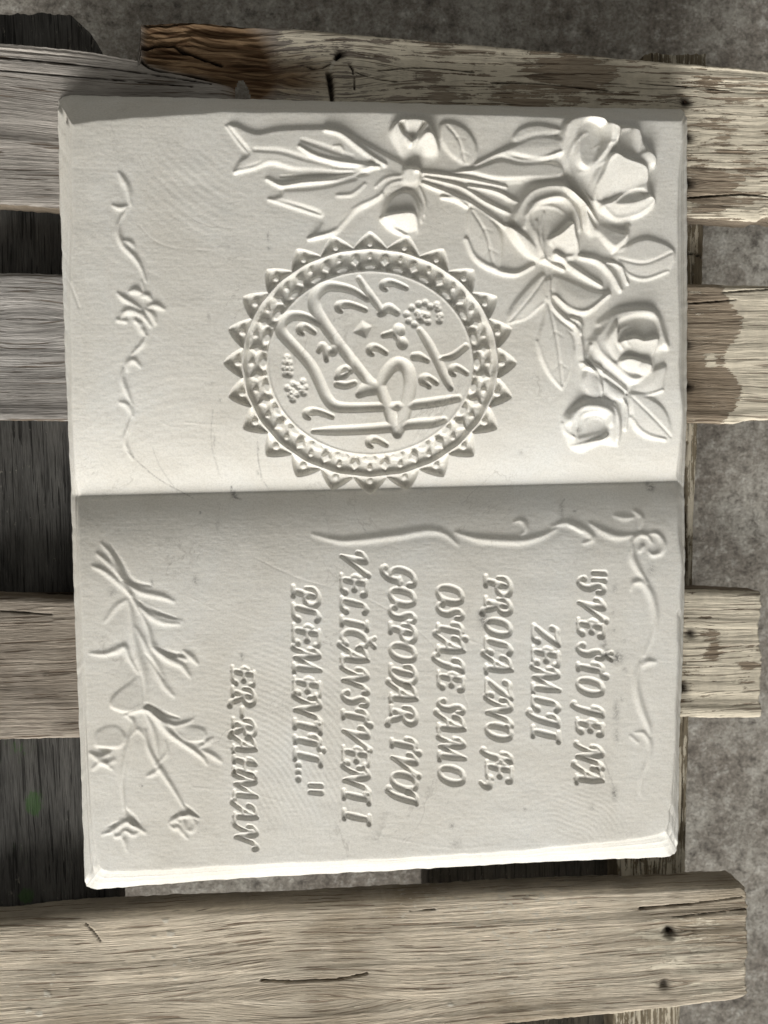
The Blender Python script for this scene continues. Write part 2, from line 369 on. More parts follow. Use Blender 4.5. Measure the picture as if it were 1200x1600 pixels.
# plank at the head: its upper left strip is torn away, leaving a brown break
def raw1(X, Y):
    a = gs(X, 222, 8)*(1-gs(X, 392+0.25*(Y-60), 26))*(1-gs(Y, 96+(X-222)*0.25, 10))
    b = blob(X, Y, 395, 95, 28, 45)*1.3+blob(X, Y, 455, 118, 50, 26)*0.9+blob(X, Y, 390, 140, 22, 25)
    return np.clip(a+b, 0, 1)
def paint1(X, Y):
    p = gs(X, 420, 40)*0.56 + gs(X, 960, 80)*0.04
    p -= 0.55*blob(X, Y, 895, 110, 55, 28)+0.3*blob(X, Y, 820, 150, 55, 18)+0.3*blob(X, Y, 690, 148, 22, 12)
    p -= 0.45*blob(X, Y, 1110, 290, 45, 30)+0.2*blob(X, Y, 1135, 215, 15, 8)
    return np.clip(p+0.12*blob(X, Y, 780, 110, 150, 50), 0, 1)-0.10*(X < 420)
def slope1(X, Y):
    return PXM*((X < 420)*(Y < 220)*0.075*(X-420)*-1.0*0 ) + PXM*0.085*np.clip(430-X, 0, 430)*-1*np.exp(-np.clip(Y-60, 0, 400)/120.)
top1 = lin((-40, 62), (0, 67), (100, 76), (160, 84), (216, 94), (219, 33), (300, 30), (392, 38), (520, 50), (750, 70), (920, 86), (1075, 99), (1100, 101), (1150, 105), (1260, 118))
bot1 = lin((-40, 314), (0, 316), (97, 323), (600, 332), (1070, 338), (1185, 344), (1194, 339), (1260, 350))
board('plank', -40, 1260, top1, bot1, 0.0, THK, WOOD_PAINT, step=2.2, mid=lin((-40, 84), (160, 101), (218, 110), (400, 118), (1260, 160)), paint=paint1, raw=raw1, grainslope=slope1,
      knots=((528, 118, 26), (1075, 158, 8), (1075, 212, 8), (1075, 285, 8)),
      pits=((1072, 158, 8, .004), (1075, 212, 8, .003), (1074, 284, 9, .003), (532, 82, 7, .004)),
      cracks=(([(470, 99), (500, 104), (518, 98)], 1.3, .003), ([(514, 114), (517, 130), (519, 158)], 5.5, .010), ([(525, 90), (530, 82)], 5.0, .007),
              ([(546, 100), (552, 112), (554, 140)], 1.5, .004), ([(555, 112), (580, 122), (620, 128)], 1.0, .002),
              ([(1070, 309), (1110, 306), (1160, 304), (1200, 307)], 1.6, .004), ([(768, 130), (830, 130), (950, 141)], 1.5, .003),
              ([(1000, 130), (1070, 135), (1140, 142)], 1.2, .002), ([(0, 90), (110, 100), (210, 112), (330, 130)], 1.5, .003),
              ([(218, 72), (255, 62), (300, 78), (345, 96)], 3.5, .007), ([(218, 92), (240, 108), (300, 116), (355, 128)], 3.2, .007),
              ([(0, 110), (150, 122), (300, 135)], 1.2, .002), ([(590, 110), (660, 105), (740, 112)], 1.4, .002)),
      drips=((521, 97, 4), (519, 103, 4), (517, 109, 3)),
      holes=([(371, 121), (384, 124), (389, 140), (394, 170), (372, 170), (366, 140)],),
      seed=3, bleach=0.8, label='head plank with a torn brown break and a long knot, flaking cream paint at its right')
paint2 = lambda X, Y: np.clip(gs(X+14*np.sin(Y/17.)-0.0*Y, 1148, 14)*0.78+0.22*gs(X, 1040, 40)+0.45*blob(X, Y, 1108, 562, 12, 14)-0.0, 0, 1)-0.22*(X < 600)
board('plank', -40, 1260, lin((-40, 426), (0, 427), (97, 428), (1066, 442), (1260, 447)), lin((-40, 654), (97, 657), (1066, 659), (1150, 661), (1170, 656), (1260, 652)), 0.0, THK, WOOD_PAINT,
      paint=paint2, knots=((1072, 535, 9), (1072, 603, 9), (40, 500, 30)), pits=((1070, 536, 8, .003), (1074, 602, 7, .003)),
      cracks=(([(1066, 475), (1120, 471), (1150, 468)], 1.3, .002), ([(1130, 457), (1200, 452)], 1.4, .003)), seed=11, bleach=1.0,
      label='second plank from the head, cream paint on its right end only')
paint3 = lambda X, Y: np.clip(gs(X, 1040, 60)*0.72+0.0-0.4*blob(X, Y, 1115, 1015, 14, 22)-0.25*blob(X, Y, 1105, 990, 32, 6)-0.25*blob(X, Y, 1170, 1050, 20, 30), 0, 1)-0.2*(X < 600)
board('plank', -40, 1187, lin((-40, 932), (97, 936), (1064, 922), (1191, 925)), lin((-40, 1157), (125, 1153), (1059, 1121), (1187, 1121)), 0.0, THK, WOOD_PAINT,
      paint=paint3, knots=((1075, 990, 12), (1066, 1072, 10)), pits=((1080, 989, 7, .0015), (1066, 1073, 8, .003)),
      cracks=(([(0, 955), (80, 960)], 1.2, .002),), seed=19, bleach=0.35, label='third plank from the head, short, with ribbed cream paint at its end')
paint4 = lambda X, Y: np.clip(0.17+0.34*gs(X, 1000, 90)*blob(X, Y, 1000, 1500, 260, 90)+0.16*blob(X, Y, 940, 1560, 60, 20)+0.15*blob(X, Y, 1000, 1480, 80, 30), 0, 1)
board('plank', -40, 1166, lin((-40, 1445), (0, 1443), (133, 1430), (300, 1423), (400, 1420), (600, 1407), (1000, 1391), (1150, 1384), (1158, 1383), (1166, 1388)),
      lin((-40, 1664), (700, 1612), (900, 1592), (1050, 1577), (1150, 1564), (1158, 1562), (1166, 1556)), 0.0, THK+0.003, WOOD_GREY,
      paint=paint4, knots=((1049, 1455, 10), (1040, 1536, 10), (475, 1562, 45)), pits=((1047, 1456, 8, .004), (1039, 1537, 8, .003)),
      cracks=(([(408, 1532), (460, 1533), (490, 1531), (530, 1529), (575, 1520)], 1.9, .005), ([(1000, 1420), (1085, 1412), (1160, 1402)], 1.2, .003),
              ([(1050, 1433), (1120, 1425), (1165, 1420)], 1.1, .002), ([(640, 1424), (680, 1421)], 1.2, .002), ([(135, 1443), (150, 1460), (158, 1472)], 1.6, .003)),
      drips=((74, 1552, 6), (60, 1583, 6), (45, 1578, 5), (259, 1438, 4), (266, 1458, 6), (273, 1479, 4), (239, 1496, 3), (273, 1507, 3), (297, 1500, 3), (240, 1463, 3),
             (83, 1523, 2.5), (80, 1537, 2.5), (274, 1530, 3), (220, 1522, 2), (600, 1466, 2), (705, 1571, 4), (640, 1577, 2)),
      seed=27, label='foot plank nearest the picture bottom, bare grey wood with white specks and two nails')
for x, y in ((1072, 158), (1070, 536), (1049, 1456), (1040, 1537), (1075, 212), (1074, 284), (1074, 602), (1066, 1073)):
    link('nail', nail(x, y), pallet, RUST)
# cross boards under the planks, running up and down the picture
ZC = -THK-0.001
algae = lambda X, Y: np.clip(blob(X, Y, 52, 1255, 13, 20)*1.5+0.5*blob(X, Y, 30, 1170, 45, 30)+1.3*blob(X, Y, 40, 1400, 12, 14)+0.3*blob(X, Y, 40, 1330, 30, 50), 0, 1)
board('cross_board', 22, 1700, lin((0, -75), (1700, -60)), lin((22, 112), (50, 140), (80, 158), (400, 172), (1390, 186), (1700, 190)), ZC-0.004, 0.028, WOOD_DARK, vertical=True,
      algae=algae, darken=lambda X, Y: 0.25*blob(X, Y, 120, 60, 40, 40), seed=35, step=3.0, bleach=0.9, label='dark cross board on the left, gap shade put in its colour, with green algae spots')
board('cross_board', 85, 1700, lin((85, 1008), (340, 993), (800, 980), (1345, 966), (1700, 957)), lin((85, 1105), (340, 1101), (700, 1091), (800, 1085), (1150, 1077), (1370, 1072), (1700, 1058)), ZC, 0.024, WOOD_SIDE, vertical=True,
      paint=lambda X, Y: 0.42*np.ones_like(X)+0.1*(Y > 600), cracks=(([(1072, 690), (1071, 760), (1073, 820), (1070, 930)], 2.2, .005), ([(1062, 400), (1078, 396), (1100, 402)], 1.5, .003), ([(1000, 1340), (1004, 1375)], 1.5, .003)),
      seed=43, step=2.6, label='pale cross board under the right ends of the planks')
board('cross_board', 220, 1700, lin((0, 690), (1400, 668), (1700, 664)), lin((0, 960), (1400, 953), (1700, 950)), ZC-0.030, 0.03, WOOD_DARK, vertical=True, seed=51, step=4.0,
      label='middle cross board set deep below the planks, gap shade put in its colour')

# ------------------------------------------------------------------ the carved relief of the marble book, as a height map in picture units
X0, Y0, SR = 70., 130., 1.5
RW_, RH_ = int(1020*SR), int(1280*SR)
H = np.zeros((RH_, RW_)); LAB = np.zeros((RH_, RW_), np.int32)
GX, GY = np.meshgrid(X0+np.arange(RW_)/SR, Y0+np.arange(RH_)/SR)
parts = [None]                                    # (name, label)
def new_part(name, label=None): parts.append((name, label)); return len(parts)-1
def win(xa, ya, xb, yb):
    a = max(int((xa-X0)*SR), 0); b = min(int((xb-X0)*SR)+2, RW_); c = max(int((ya-Y0)*SR), 0); d = min(int((yb-Y0)*SR)+2, RH_)
    return slice(c, d), slice(a, b)
def field(strokes, pad=3, n=6, fade=False):
    """max over strokes of 1 - d/(w/2); strokes are lists of (x, y, w)"""
    pts = [catmull(s, n) for s in strokes]; al = np.vstack(pts); r = al[:, 2].max()/2+pad
    wy, wx = win(al[:, 0].min()-r, al[:, 1].min()-r, al[:, 0].max()+r, al[:, 1].max()+r)
    gx, gy = GX[wy, wx], GY[wy, wx]; Fd = np.zeros(gx.shape); wm = al[:, 2].max()/2
    for pp in pts:
        for a, b in zip(pp[:-1], pp[1:]):
            rr = max(a[2], b[2])/2+1
            xa, xb = min(a[0], b[0])-rr, max(a[0], b[0])+rr; ya, yb = min(a[1], b[1])-rr, max(a[1], b[1])+rr
            i0 = max(int((xa-gx[0, 0])*SR), 0); i1 = int((xb-gx[0, 0])*SR)+2; j0 = max(int((ya-gy[0, 0])*SR), 0); j1 = int((yb-gy[0, 0])*SR)+2
            sx, sy = gx[j0:j1, i0:i1], gy[j0:j1, i0:i1]
            ab = b[:2]-a[:2]; L = ab@ab+1e-9; t = np.clip(((sx-a[0])*ab[0]+(sy-a[1])*ab[1])/L, 0, 1)
            d = np.hypot(sx-a[0]-t*ab[0], sy-a[1]-t*ab[1]); w = (a[2]+(b[2]-a[2])*t)/2
            np.maximum(Fd[j0:j1, i0:i1], (1-d/np.maximum(w, .3))*((w/wm)**0.8 if fade else 1), out=Fd[j0:j1, i0:i1])
    return wy, wx, np.clip(Fd, 0, 1)
def mark(wy, wx, F_, lab):
    if lab: LAB[wy, wx][F_ > 0.02] = lab
def groove(strokes, depth, lab=0, prof='round'):
    wy, wx, f = field(strokes); g = np.sqrt(np.clip(1-(1-f)**2, 0, 1)) if prof == 'round' else np.minimum(f*1.25, 1)
    H[wy, wx] -= depth*g; mark(wy, wx, f, lab)
def ridge(strokes, h, lab=0, p=1.0, fade=False):
    wy, wx, f = field(strokes, fade=fade); g = sm(f)**p; H[wy, wx] += h*g; mark(wy, wx, f, lab)
def poly_sd(P, n=5, pad=2):
    pp = catmull(P, n, True); wy, wx = win(pp[:, 0].min()-pad, pp[:, 1].min()-pad, pp[:, 0].max()+pad, pp[:, 1].max()+pad)
    gx, gy = GX[wy, wx], GY[wy, wx]; D = np.full(gx.shape, 1e9); ins = np.zeros(gx.shape, bool); j = len(pp)-1
    for i in range(len(pp)):
        a, b = pp[j], pp[i]; ab = b-a; L = ab@ab+1e-9
        t = np.clip(((gx-a[0])*ab[0]+(gy-a[1])*ab[1])/L, 0, 1); D = np.minimum(D, np.hypot(gx-a[0]-t*ab[0], gy-a[1]-t*ab[1]))
        if a[1] != b[1]: ins ^= ((a[1] > gy) != (b[1] > gy)) & (gx < (b[0]-a[0])*(gy-a[1])/(b[1]-a[1])+a[0])
        j = i
    return wy, wx, np.where(ins, D, -D), gx, gy
def petal(P, b, g=(0, 0), edge=5, dome=0.0, lip=0.0, lab=0, n=5):
    """a petal laid over what is below: height b at its centre, gradient g per px, rounded edge, optional dome and rolled lip"""
    wy, wx, d, gx, gy = poly_sd(P, n); c = np.mean(P, 0); R = max(d.max(), 1)
    k_ = 2.2 if max(abs(g[0]), abs(g[1])) > 0.09 else 1.0
    z = b+k_*g[0]*(gx-c[0])+k_*g[1]*(gy-c[1])+dome*np.clip(d/R, 0, 1)**0.7+lip*np.exp(-((d-edge*0.8)/(edge*0.6))**2)
    A = sm(d/edge); H[wy, wx] = H[wy, wx]*(1-A)+np.maximum(z, 0.0)*A
    if lab: LAB[wy, wx][d > 0] = lab
def leaf(P, rib, lab, b=3.0, g=(0, 0), edge=4, dome=2.0, veins=True):
    petal(P, b*0.72, (g[0]*1.5, g[1]*1.5), edge*1.25, dome*1.2, 0.0, lab)
    if rib:
        wy, wx, f = field([[(x, y, 5.5) for x, y in rib]]); H[wy, wx] -= 2.4*sm(f)
        rp = catmull(rib, 4)
        if veins:
            for k in range(3, len(rp)-2, 3):
                tdir = rp[k+1]-rp[k-1]; tdir /= np.hypot(*tdir)+1e-9; nrm = np.array([-tdir[1], tdir[0]])
                for sgn in (-1, 1):
                    e = rp[k]+(nrm*sgn*0.8+tdir*0.8)*13
                    wy, wx, f = field([[(rp[k][0], rp[k][1], 3.5), (e[0], e[1], 2)]]); H[wy, wx] -= 1.3*sm(f)*(H[wy, wx] > 1.2)
def A_(L): return [((340+x/3.3333), (160+y/3.3333)) for x, y in L]
def B_(L): return [((680+x/3.), (160+y/3.)) for x, y in L]
def C_(L): return [((740+x/3.5294), (420+y/3.5294)) for x, y in L]
def wd(L, w, taper=True):
    n = len(L); ws = [w*(0.45+0.55*math.sin(math.pi*(0.12+0.76*i/(n-1)))) if taper else w for i in range(n)] if n > 1 else [w]
    return [(x, y, k) for (x, y), k in zip(L, ws)]

# --- medallion
CX, CY, EX, EY = 578.5, 567.0, 161.0, 144.0
MED = new_part('medallion', 'oval sun-shaped medallion of small triangles around a calligraphy panel')
wy, wx = win(CX-250, CY-225, CX+250, CY+225); gx, gy = GX[wy, wx], GY[wy, wx]
ex, ey = (gx-CX)/EX, (gy-CY)/EY; rho = np.hypot(ex, ey); th = np.arctan2(ey, ex); NP = 24; da = 2*math.pi/NP
ph = (th/da-0.0); ph = ph-np.round(ph)                 # -0.5 .. 0.5, 0 on a point
hh = np.zeros(gx.shape)
tri_w = np.clip((1.418-rho)/(1.418-1.245), 0, 1)**0.8*0.495  # half-width of the outer triangle
inside = np.minimum((tri_w-np.abs(ph))*da*1.33, (rho-1.243)*1.0)
pit = np.sqrt(np.clip(inside/0.040, 0, 1))*(rho > 1.2)
plug = lambda q: sm((1.0-q)/0.42)                 # a bead left standing: flat top, steep side
bead = plug(np.hypot(ph*da*1.3, rho-1.289)/0.040)
hh = -6.6*pit*(1-0.92*bead)
scal = 1.226+0.008*np.cos(2*math.pi*ph); ph2 = 0.5-np.abs(ph)
band = np.clip((rho-1.002)/0.020, 0, 1)*np.clip((scal-rho)/0.026, 0, 1)
dome = plug(np.hypot((rho-1.040)/0.048, ph*da/0.078))
dia = plug(np.abs(rho-1.112)/0.082+np.abs(ph2*da)*1.15/0.062)
small = plug(np.hypot(rho-1.150, ph*da*1.2)/0.030)
foot = plug(np.hypot((rho-1.028)/0.024, ph2*da/0.030))
up = np.maximum.reduce([dome, dia*0.95, small*0.8, foot*0.7])
bh = np.where((rho > 1.0) & (rho < scal), -6.2*band*(1-0.9*up), 0)
hh = hh+bh-((rho < 1.40)*(rho > 1.0)*(hh+bh < -1))*0.8*vnoise(*gx.shape, 4, 4, 77)
hh += 0.7*np.exp(-((rho-0.994)/0.010)**2)+0.4*np.exp(-((rho-1.232)/0.008)**2)
hh *= 1.7; H[wy, wx] += hh; LAB[wy, wx][(inside > 0) | (rho < scal+0.01)] = MED
CAL = new_part('calligraphy', 'deeply cut calligraphy strokes inside the oval panel')
G_ = [
 [(574, 467, 7), (552, 454, 9), (530, 448, 11), (509, 448, 13), (493, 461, 15), (492, 480, 16), (508, 508, 15), (530, 538, 14), (555, 570, 14), (577, 596, 13), (592, 604, 12)],
 [(561, 435, 7), (577, 459, 10), (592, 479, 9), (599, 489, 7)], [(594, 490, 8), (607, 481, 12), (620, 488, 9)],
 [(500, 506, 8), (486, 498, 9), (468, 493, 11), (451, 495, 13), (439, 506, 15), (441, 521, 15), (461, 543, 14), (487, 573, 14), (502, 603, 14), (511, 622, 14), (523, 634, 14), (545, 637, 12), (590, 636, 11), (632, 634, 11), (680, 628, 12), (716, 622, 9)],
 [(489, 674, 5), (520, 673, 11), (565, 671, 12), (612, 667, 13), (640, 663, 12), (675, 660, 13), (694, 656, 8)],
 [(592, 603, 12), (602, 585, 15), (613, 572, 16), (624, 568, 17), (637, 577, 17), (641, 600, 17), (635, 634, 17), (627, 662, 16), (621, 677, 13)],
 [(561, 616, 9), (572, 608, 17), (592, 606, 16)],
 [(594, 606, 14), (603, 628, 14), (613, 656, 15), (621, 677, 13)],
 [(656, 516, 8), (668, 534, 11), (683, 562, 11), (696, 590, 11), (704, 606, 8)],
 [(688, 560, 5), (708, 556, 9), (728, 541, 8)], [(647, 557, 10), (655, 557, 11), (668, 563, 6)],
 [(599, 524, 6), (616, 520, 10)], [(623, 515, 16), (624, 516, 16)], [(628, 535, 15), (629, 537, 15)], [(616, 522, 8), (628, 535, 8)],
 [(498, 548, 6), (503, 540, 9), (509, 546, 9), (510, 562, 6)], [(509, 545, 8), (520, 550, 10), (523, 543, 9)],
 [(527, 590, 8), (531, 580, 8), (542, 575, 8), (548, 579, 7)], [(527, 590, 7), (538, 587, 7), (543, 583, 6)], [(527, 600, 9), (540, 602, 9), (554, 598, 7)],
]
def comma(x, y, L, k=1.0): return [(x+4, y+8*k, 5), (x, y+5, 8*k), (x, y, 10*k), (x+L*.2, y-2.5, 10*k), (x+L*.45, y-2, 8*k), (x+L*.75, y+2, 7.5*k), (x+L, y+6*k, 6*k)]
for x, y, L in ((529, 478, 42), (469, 513, 22), (479, 645, 40), (578, 545, 25), (706, 577, 23), (660, 592, 22), (577, 689, 27), (599, 444, 36)): G_.append(comma(x, y, L))
G_ += [[(662, 595, 9), (670, 603, 7)]]
G_ = [catmull(g, 3) for g in G_]
groove([[(x, y, w*1.16) for x, y, w in g] for g in G_], 7.4, CAL)
wy, wx, d_, gx_, gy_ = poly_sd([(566, 500), (582, 510), (572, 529), (551, 519)], 1); H[wy, wx] -= 6*np.clip(d_/8, 0, 1); LAB[wy, wx][d_ > 0] = CAL
def cluster(cx, cy, pts, r, lab):
    for x, y in pts:
        wy, wx, f = field([[(cx+x, cy+y, r), (cx+x+1, cy+y, r)]]); H[wy, wx] -= 3.6*sm(f*1.5)-1.5*sm(f*2-1.2); mark(wy, wx, f, lab)
for cx, cy, pts in ((448, 571, [(0, -13), (-2, -5), (3, -4), (-3, 4), (4, 5), (-2, 13), (4, 14)]),
                    (463, 608, [(-14, -2), (-6, -8), (2, -5), (10, -12), (13, -3), (11, 6), (0, 8), (-8, 2), (-6, 16), (-9, 9), (6, 1)]),
                    (660, 489, [(-25, 2), (-22, 12), (-13, 18), (-17, -8), (-6, -14), (4, -16), (12, -10), (-8, 0), (0, 2), (7, 4), (-2, 11), (8, 14), (-5, 8), (24, -6), (27, 4), (26, 12), (22, -13)])):
    cluster(cx, cy, pts, 12.5, CAL)

# --- bow, ribbons and buds
BOW = new_part('ribbon_bow', 'folded ribbon bow with forked tails')
petal(A_([(45, 118), (100, 112), (200, 152), (330, 132), (560, 127), (650, 142), (760, 200), (870, 262), (985, 330), (985, 440), (880, 470), (740, 360), (560, 350), (400, 342), (280, 315), (170, 345), (80, 372), (110, 300), (155, 262), (100, 190)]), 4.5, (0.005, -0.02), 6, 1.0, 0, BOW)
petal(A_([(258, 395), (330, 425), (460, 402), (640, 395), (760, 370), (900, 350), (960, 420), (860, 500), (720, 565), (640, 640), (600, 690), (480, 720), (540, 600), (420, 545), (270, 508), (330, 470)]), 4.0, (0.01, -0.02), 6, 1.0, 0, BOW)
for L, w, h in (([(560, 150), (640, 170), (720, 230), (800, 290), (870, 330)], 15, 4.5), ([(425, 235), (500, 280), (600, 310), (720, 328), (840, 342)], 12, 4.5),
                ([(90, 366), (190, 340), (280, 312), (400, 340), (540, 348), (700, 356), (800, 342)], 11, 4), ([(258, 400), (330, 432), (450, 418), (600, 405), (700, 380), (810, 345)], 12, 4),
                ([(475, 712), (600, 680), (650, 632), (720, 560), (800, 520), (860, 485)], 12, 4.5), ([(265, 505), (400, 545), (540, 592)], 9, 3), ([(620, 490), (700, 482), (765, 430)], 10, 2.5),
                ([(820, 445), (880, 400), (975, 385)], 9, 2.5), ([(850, 480), (900, 430), (985, 410)], 9, 2.5), ([(600, 235), (640, 235), (655, 275)], 6, 2), ([(45, 125), (110, 210), (155, 265)], 7, 2.5)):
    ridge([wd(A_(L), w)], h, BOW)
groove([wd(A_([(440, 200), (560, 240), (700, 290)]), 9)], 2.5, 0)
groove([wd(A_([(330, 385), (520, 378), (700, 372)]), 6)], 2.2, 0); groove([wd(A_([(330, 455), (520, 440), (720, 400)]), 9)], 2.5, 0)
groove([wd(A_([(190, 250), (330, 260), (470, 300), (620, 335)]), 8)], 1.8, 0)
BUD = new_part('rose_bud', 'closed rose bud above the bow')
petal(A_([(890, 150), (930, 95), (1000, 82), (1085, 92), (1125, 150), (1160, 245), (1130, 300), (1020, 318), (960, 300), (915, 220)]), 9, (0, -0.14), 6, 2, 0, BUD)
petal(A_([(940, 105), (1080, 100), (1060, 160), (1005, 245), (965, 190)]), 5.5, (0, 0.30), 4, 0, 0, BUD)
petal(A_([(960, 100), (1070, 96), (1050, 150), (1010, 205)]), 9.5, (0, -0.20), 4, 1, 0, BUD)
petal(A_([(1020, 300), (1015, 240), (1065, 165), (1120, 170), (1155, 250), (1110, 298)]), 9, (0.05, -0.30), 5, 2, 0, BUD)
BUD2 = new_part('rose_bud', 'closed rose bud below the bow')
petal(A_([(850, 590), (870, 520), (930, 460), (1010, 460), (1060, 540), (1055, 640), (1035, 690), (960, 700), (880, 660)]), 9, (0, 0.03), 8, 2, 0, BUD2)
petal(A_([(845, 600), (930, 578), (1025, 580), (1045, 665), (1015, 705), (930, 672), (870, 640)]), 10, (-0.05, -0.34), 4, 2, 0, BUD2)
ridge([wd(A_([(1020, 470), (1060, 540), (1060, 620)]), 9), wd(A_([(1050, 440), (1080, 520), (1075, 590)]), 7)], 3, BOW)
petal(A_([(955, 350), (1010, 330), (1060, 350), (1060, 420), (1010, 450), (955, 430)]), 11, (0, -0.1), 7, 2, 0, BOW)
# --- leaves
LF = lambda lab: new_part('leaf', lab)
l = LF('small leaf beside the upper bud'); leaf(B_([(20, 98), (90, 92), (155, 128), (195, 190), (200, 250), (160, 305), (95, 275), (55, 240), (20, 180)]), B_([(55, 112), (110, 185), (135, 280)]), l, 4.5, (0.0, -0.02))
l = LF('narrow leaf between bud and big rose, at the page head'); leaf(B_([(355, 165), (400, 115), (480, 98), (580, 118), (580, 150), (470, 185), (380, 200)]), None, l, 4, (0, -0.04))
l = LF('long leaf with a raised midrib reaching the big rose'); petal(B_([(150, 305), (240, 255), (340, 205), (480, 155), (590, 170), (600, 250), (480, 275), (300, 250), (200, 295)]), 5.5, (0, 0.02), 6, 2, 0, l)
petal(B_([(80, 330), (180, 300), (300, 262), (400, 278), (520, 275), (600, 300), (590, 360), (420, 372), (280, 372), (170, 345)]), 6.0, (0, 0.08), 7, 0, 0, l)
ridge([wd(B_([(190, 295), (300, 248), (400, 272), (500, 270), (580, 240)]), 12)], 4, l); ridge([wd(B_([(75, 330), (170, 328)]), 8), wd(B_([(300, 378), (410, 372)]), 7)], 2.5, l)
STM = new_part('stem', 'bundle of stems between the bow and the roses')
for L in ([(-50, 355), (120, 400), (230, 468), (345, 522)], [(150, 395), (280, 420), (375, 470)], [(-60, 380), (130, 458), (230, 520), (325, 585)], [(-100, 330), (40, 345), (200, 372), (330, 400)], [(30, 445), (90, 455), (150, 490)]):
    ridge([wd(B_(L), 11)], 6.0, STM)
l = LF('leaf left of the second rose'); leaf(B_([(145, 520), (180, 488), (255, 535), (315, 615), (318, 730), (290, 790), (205, 745), (150, 650)]), B_([(175, 515), (235, 620), (268, 755)]), l, 4.0, (0.02, -0.02))
ridge([wd(B_([(145, 640), (185, 725), (260, 778), (370, 805), (460, 765)]), 13)], 5, l)
l = LF('leaf at the right margin under the big rose'); leaf(B_([(830, 720), (900, 660), (1000, 632), (1125, 690), (1095, 795), (980, 832), (890, 800)]), B_([(860, 735), (980, 755), (1105, 705)]), l, 3.5, (0, -0.05), veins=False)
ridge([wd(B_([(870, 770), (910, 810), (985, 828), (1092, 792)]), 8)], 3, l)
l = LF('drooping leaf left of the calyx'); leaf(C_([(385, 20), (420, 150), (375, 215), (280, 275), (190, 305), (185, 240), (260, 130)]), C_([(390, 50), (310, 160), (200, 290)]), l, 3.2, (-0.02, -0.03), veins=False)
ridge([wd(C_([(385, 190), (290, 268), (195, 300)]), 7)], 2.5, l)
l = LF('broad hanging leaf beside the medallion'); leaf(C_([(400, 150), (440, 255), (540, 350), (562, 450), (535, 560), (490, 665), (405, 570), (358, 470), (352, 370), (380, 260)]), C_([(410, 190), (455, 400), (488, 640)]), l, 3.6, (-0.02, -0.01))
ridge([wd(C_([(350, 400), (372, 490), (420, 585), (485, 662)]), 8), wd(C_([(400, 160), (440, 260), (545, 352)]), 7), wd(C_([(555, 440), (530, 560), (492, 655)]), 5)], 2.6, l)
l = LF('pointed leaf between second and third rose'); leaf(C_([(430, 30), (550, 65), (650, 110), (760, 135), (700, 195), (620, 248), (540, 235), (440, 160)]), None, l, 5, (0, 0.04))
ridge([wd(C_([(440, 148), (520, 222), (620, 240), (745, 140)]), 12)], 5.5, l)
# --- stems below
STM2 = new_part('stem', 'branching stem between the third and fourth rose')
for L, w in (([(415, 60), (425, 190), (490, 270), (560, 320), (588, 400), (600, 500), (640, 570), (690, 640), (702, 700)], 13), ([(530, 270), (585, 300), (590, 360)], 11),
             ([(610, 545), (690, 565), (770, 618), (835, 672)], 14), ([(590, 520), (640, 555), (690, 600), (705, 680)], 10), ([(800, 690), (842, 770), (835, 885)], 10), ([(640, 420), (630, 500), (700, 560)], 10)):
    ridge([wd(C_(L), w)], 6, STM2)
petal(C_([(590, 600), (625, 545), (690, 600), (705, 700), (650, 720), (600, 680)]), 5, (0, -0.02), 6, 3, 0, STM2)
petal(C_([(700, 590), (780, 640), (840, 690), (800, 740), (720, 700)]), 5, (0.02, 0.0), 6, 3, 0, STM2)
# --- big rose
R1 = new_part('rose', 'largest rose, in the page corner')
bp = B_([(600, 90), (680, 58), (780, 68), (850, 98), (930, 112), (980, 180), (1035, 258), (1030, 305), (1005, 335), (1010, 400), (1030, 480), (965, 535), (850, 570), (770, 520), (680, 450), (615, 360), (585, 250), (572, 160)])
petal(bp, 11, (0.02, -0.02), 11, 3, 0, R1)
petal(B_([(600, 95), (690, 62), (780, 80), (800, 140), (740, 230), (690, 330), (740, 460), (680, 445), (610, 350), (585, 240)]), 14, (0.10, -0.05), 7, 2, 0, R1)
petal(B_([(690, 90), (790, 110), (810, 170), (760, 250), (720, 330), (650, 300), (640, 190)]), 13, (-0.18, 0.02), 6, 0, 0, R1)
petal(B_([(780, 110), (850, 130), (848, 190), (825, 230), (790, 300), (740, 340), (745, 470), (690, 430), (640, 330), (700, 310), (780, 200)]), 15, (0.02, -0.14), 6, 2, 2, R1)
petal(B_([(850, 150), (920, 120), (960, 170), (965, 250), (900, 270), (840, 250)]), 9, (0, 0.05), 6, 0, 0, R1)
petal(B_([(905, 125), (945, 125), (965, 170), (955, 240), (920, 250), (905, 200)]), 14, (0.12, -0.05), 5, 2, 0, R1)
petal(B_([(950, 240), (1000, 232), (1035, 270), (1025, 310), (975, 300), (945, 275)]), 14, (0.05, -0.12), 5, 2, 0, R1)
petal(B_([(760, 490), (830, 440), (920, 415), (1010, 440), (1030, 480), (960, 540), (850, 562), (790, 530)]), 12, (0, -0.18), 6, 0, 2, R1)
petal(B_([(790, 262), (830, 245), (880, 268), (975, 302), (998, 365), (955, 405), (880, 440), (800, 482), (735, 465), (735, 400), (765, 330)]), 16, (-0.03, -0.16), 5, 1.5, 1, R1)
petal(B_([(820, 480), (880, 425), (950, 410), (1000, 440), (950, 470), (870, 495)]), 8, (0, 0.22), 5, 0, 0, R1)
ridge([wd(B_([(740, 460), (728, 400), (770, 310), (830, 240), (838, 170)]), 13)], 2.2, R1)
ridge([wd(B_([(610, 110), (590, 200), (600, 300)]), 20)], 2.5, R1)
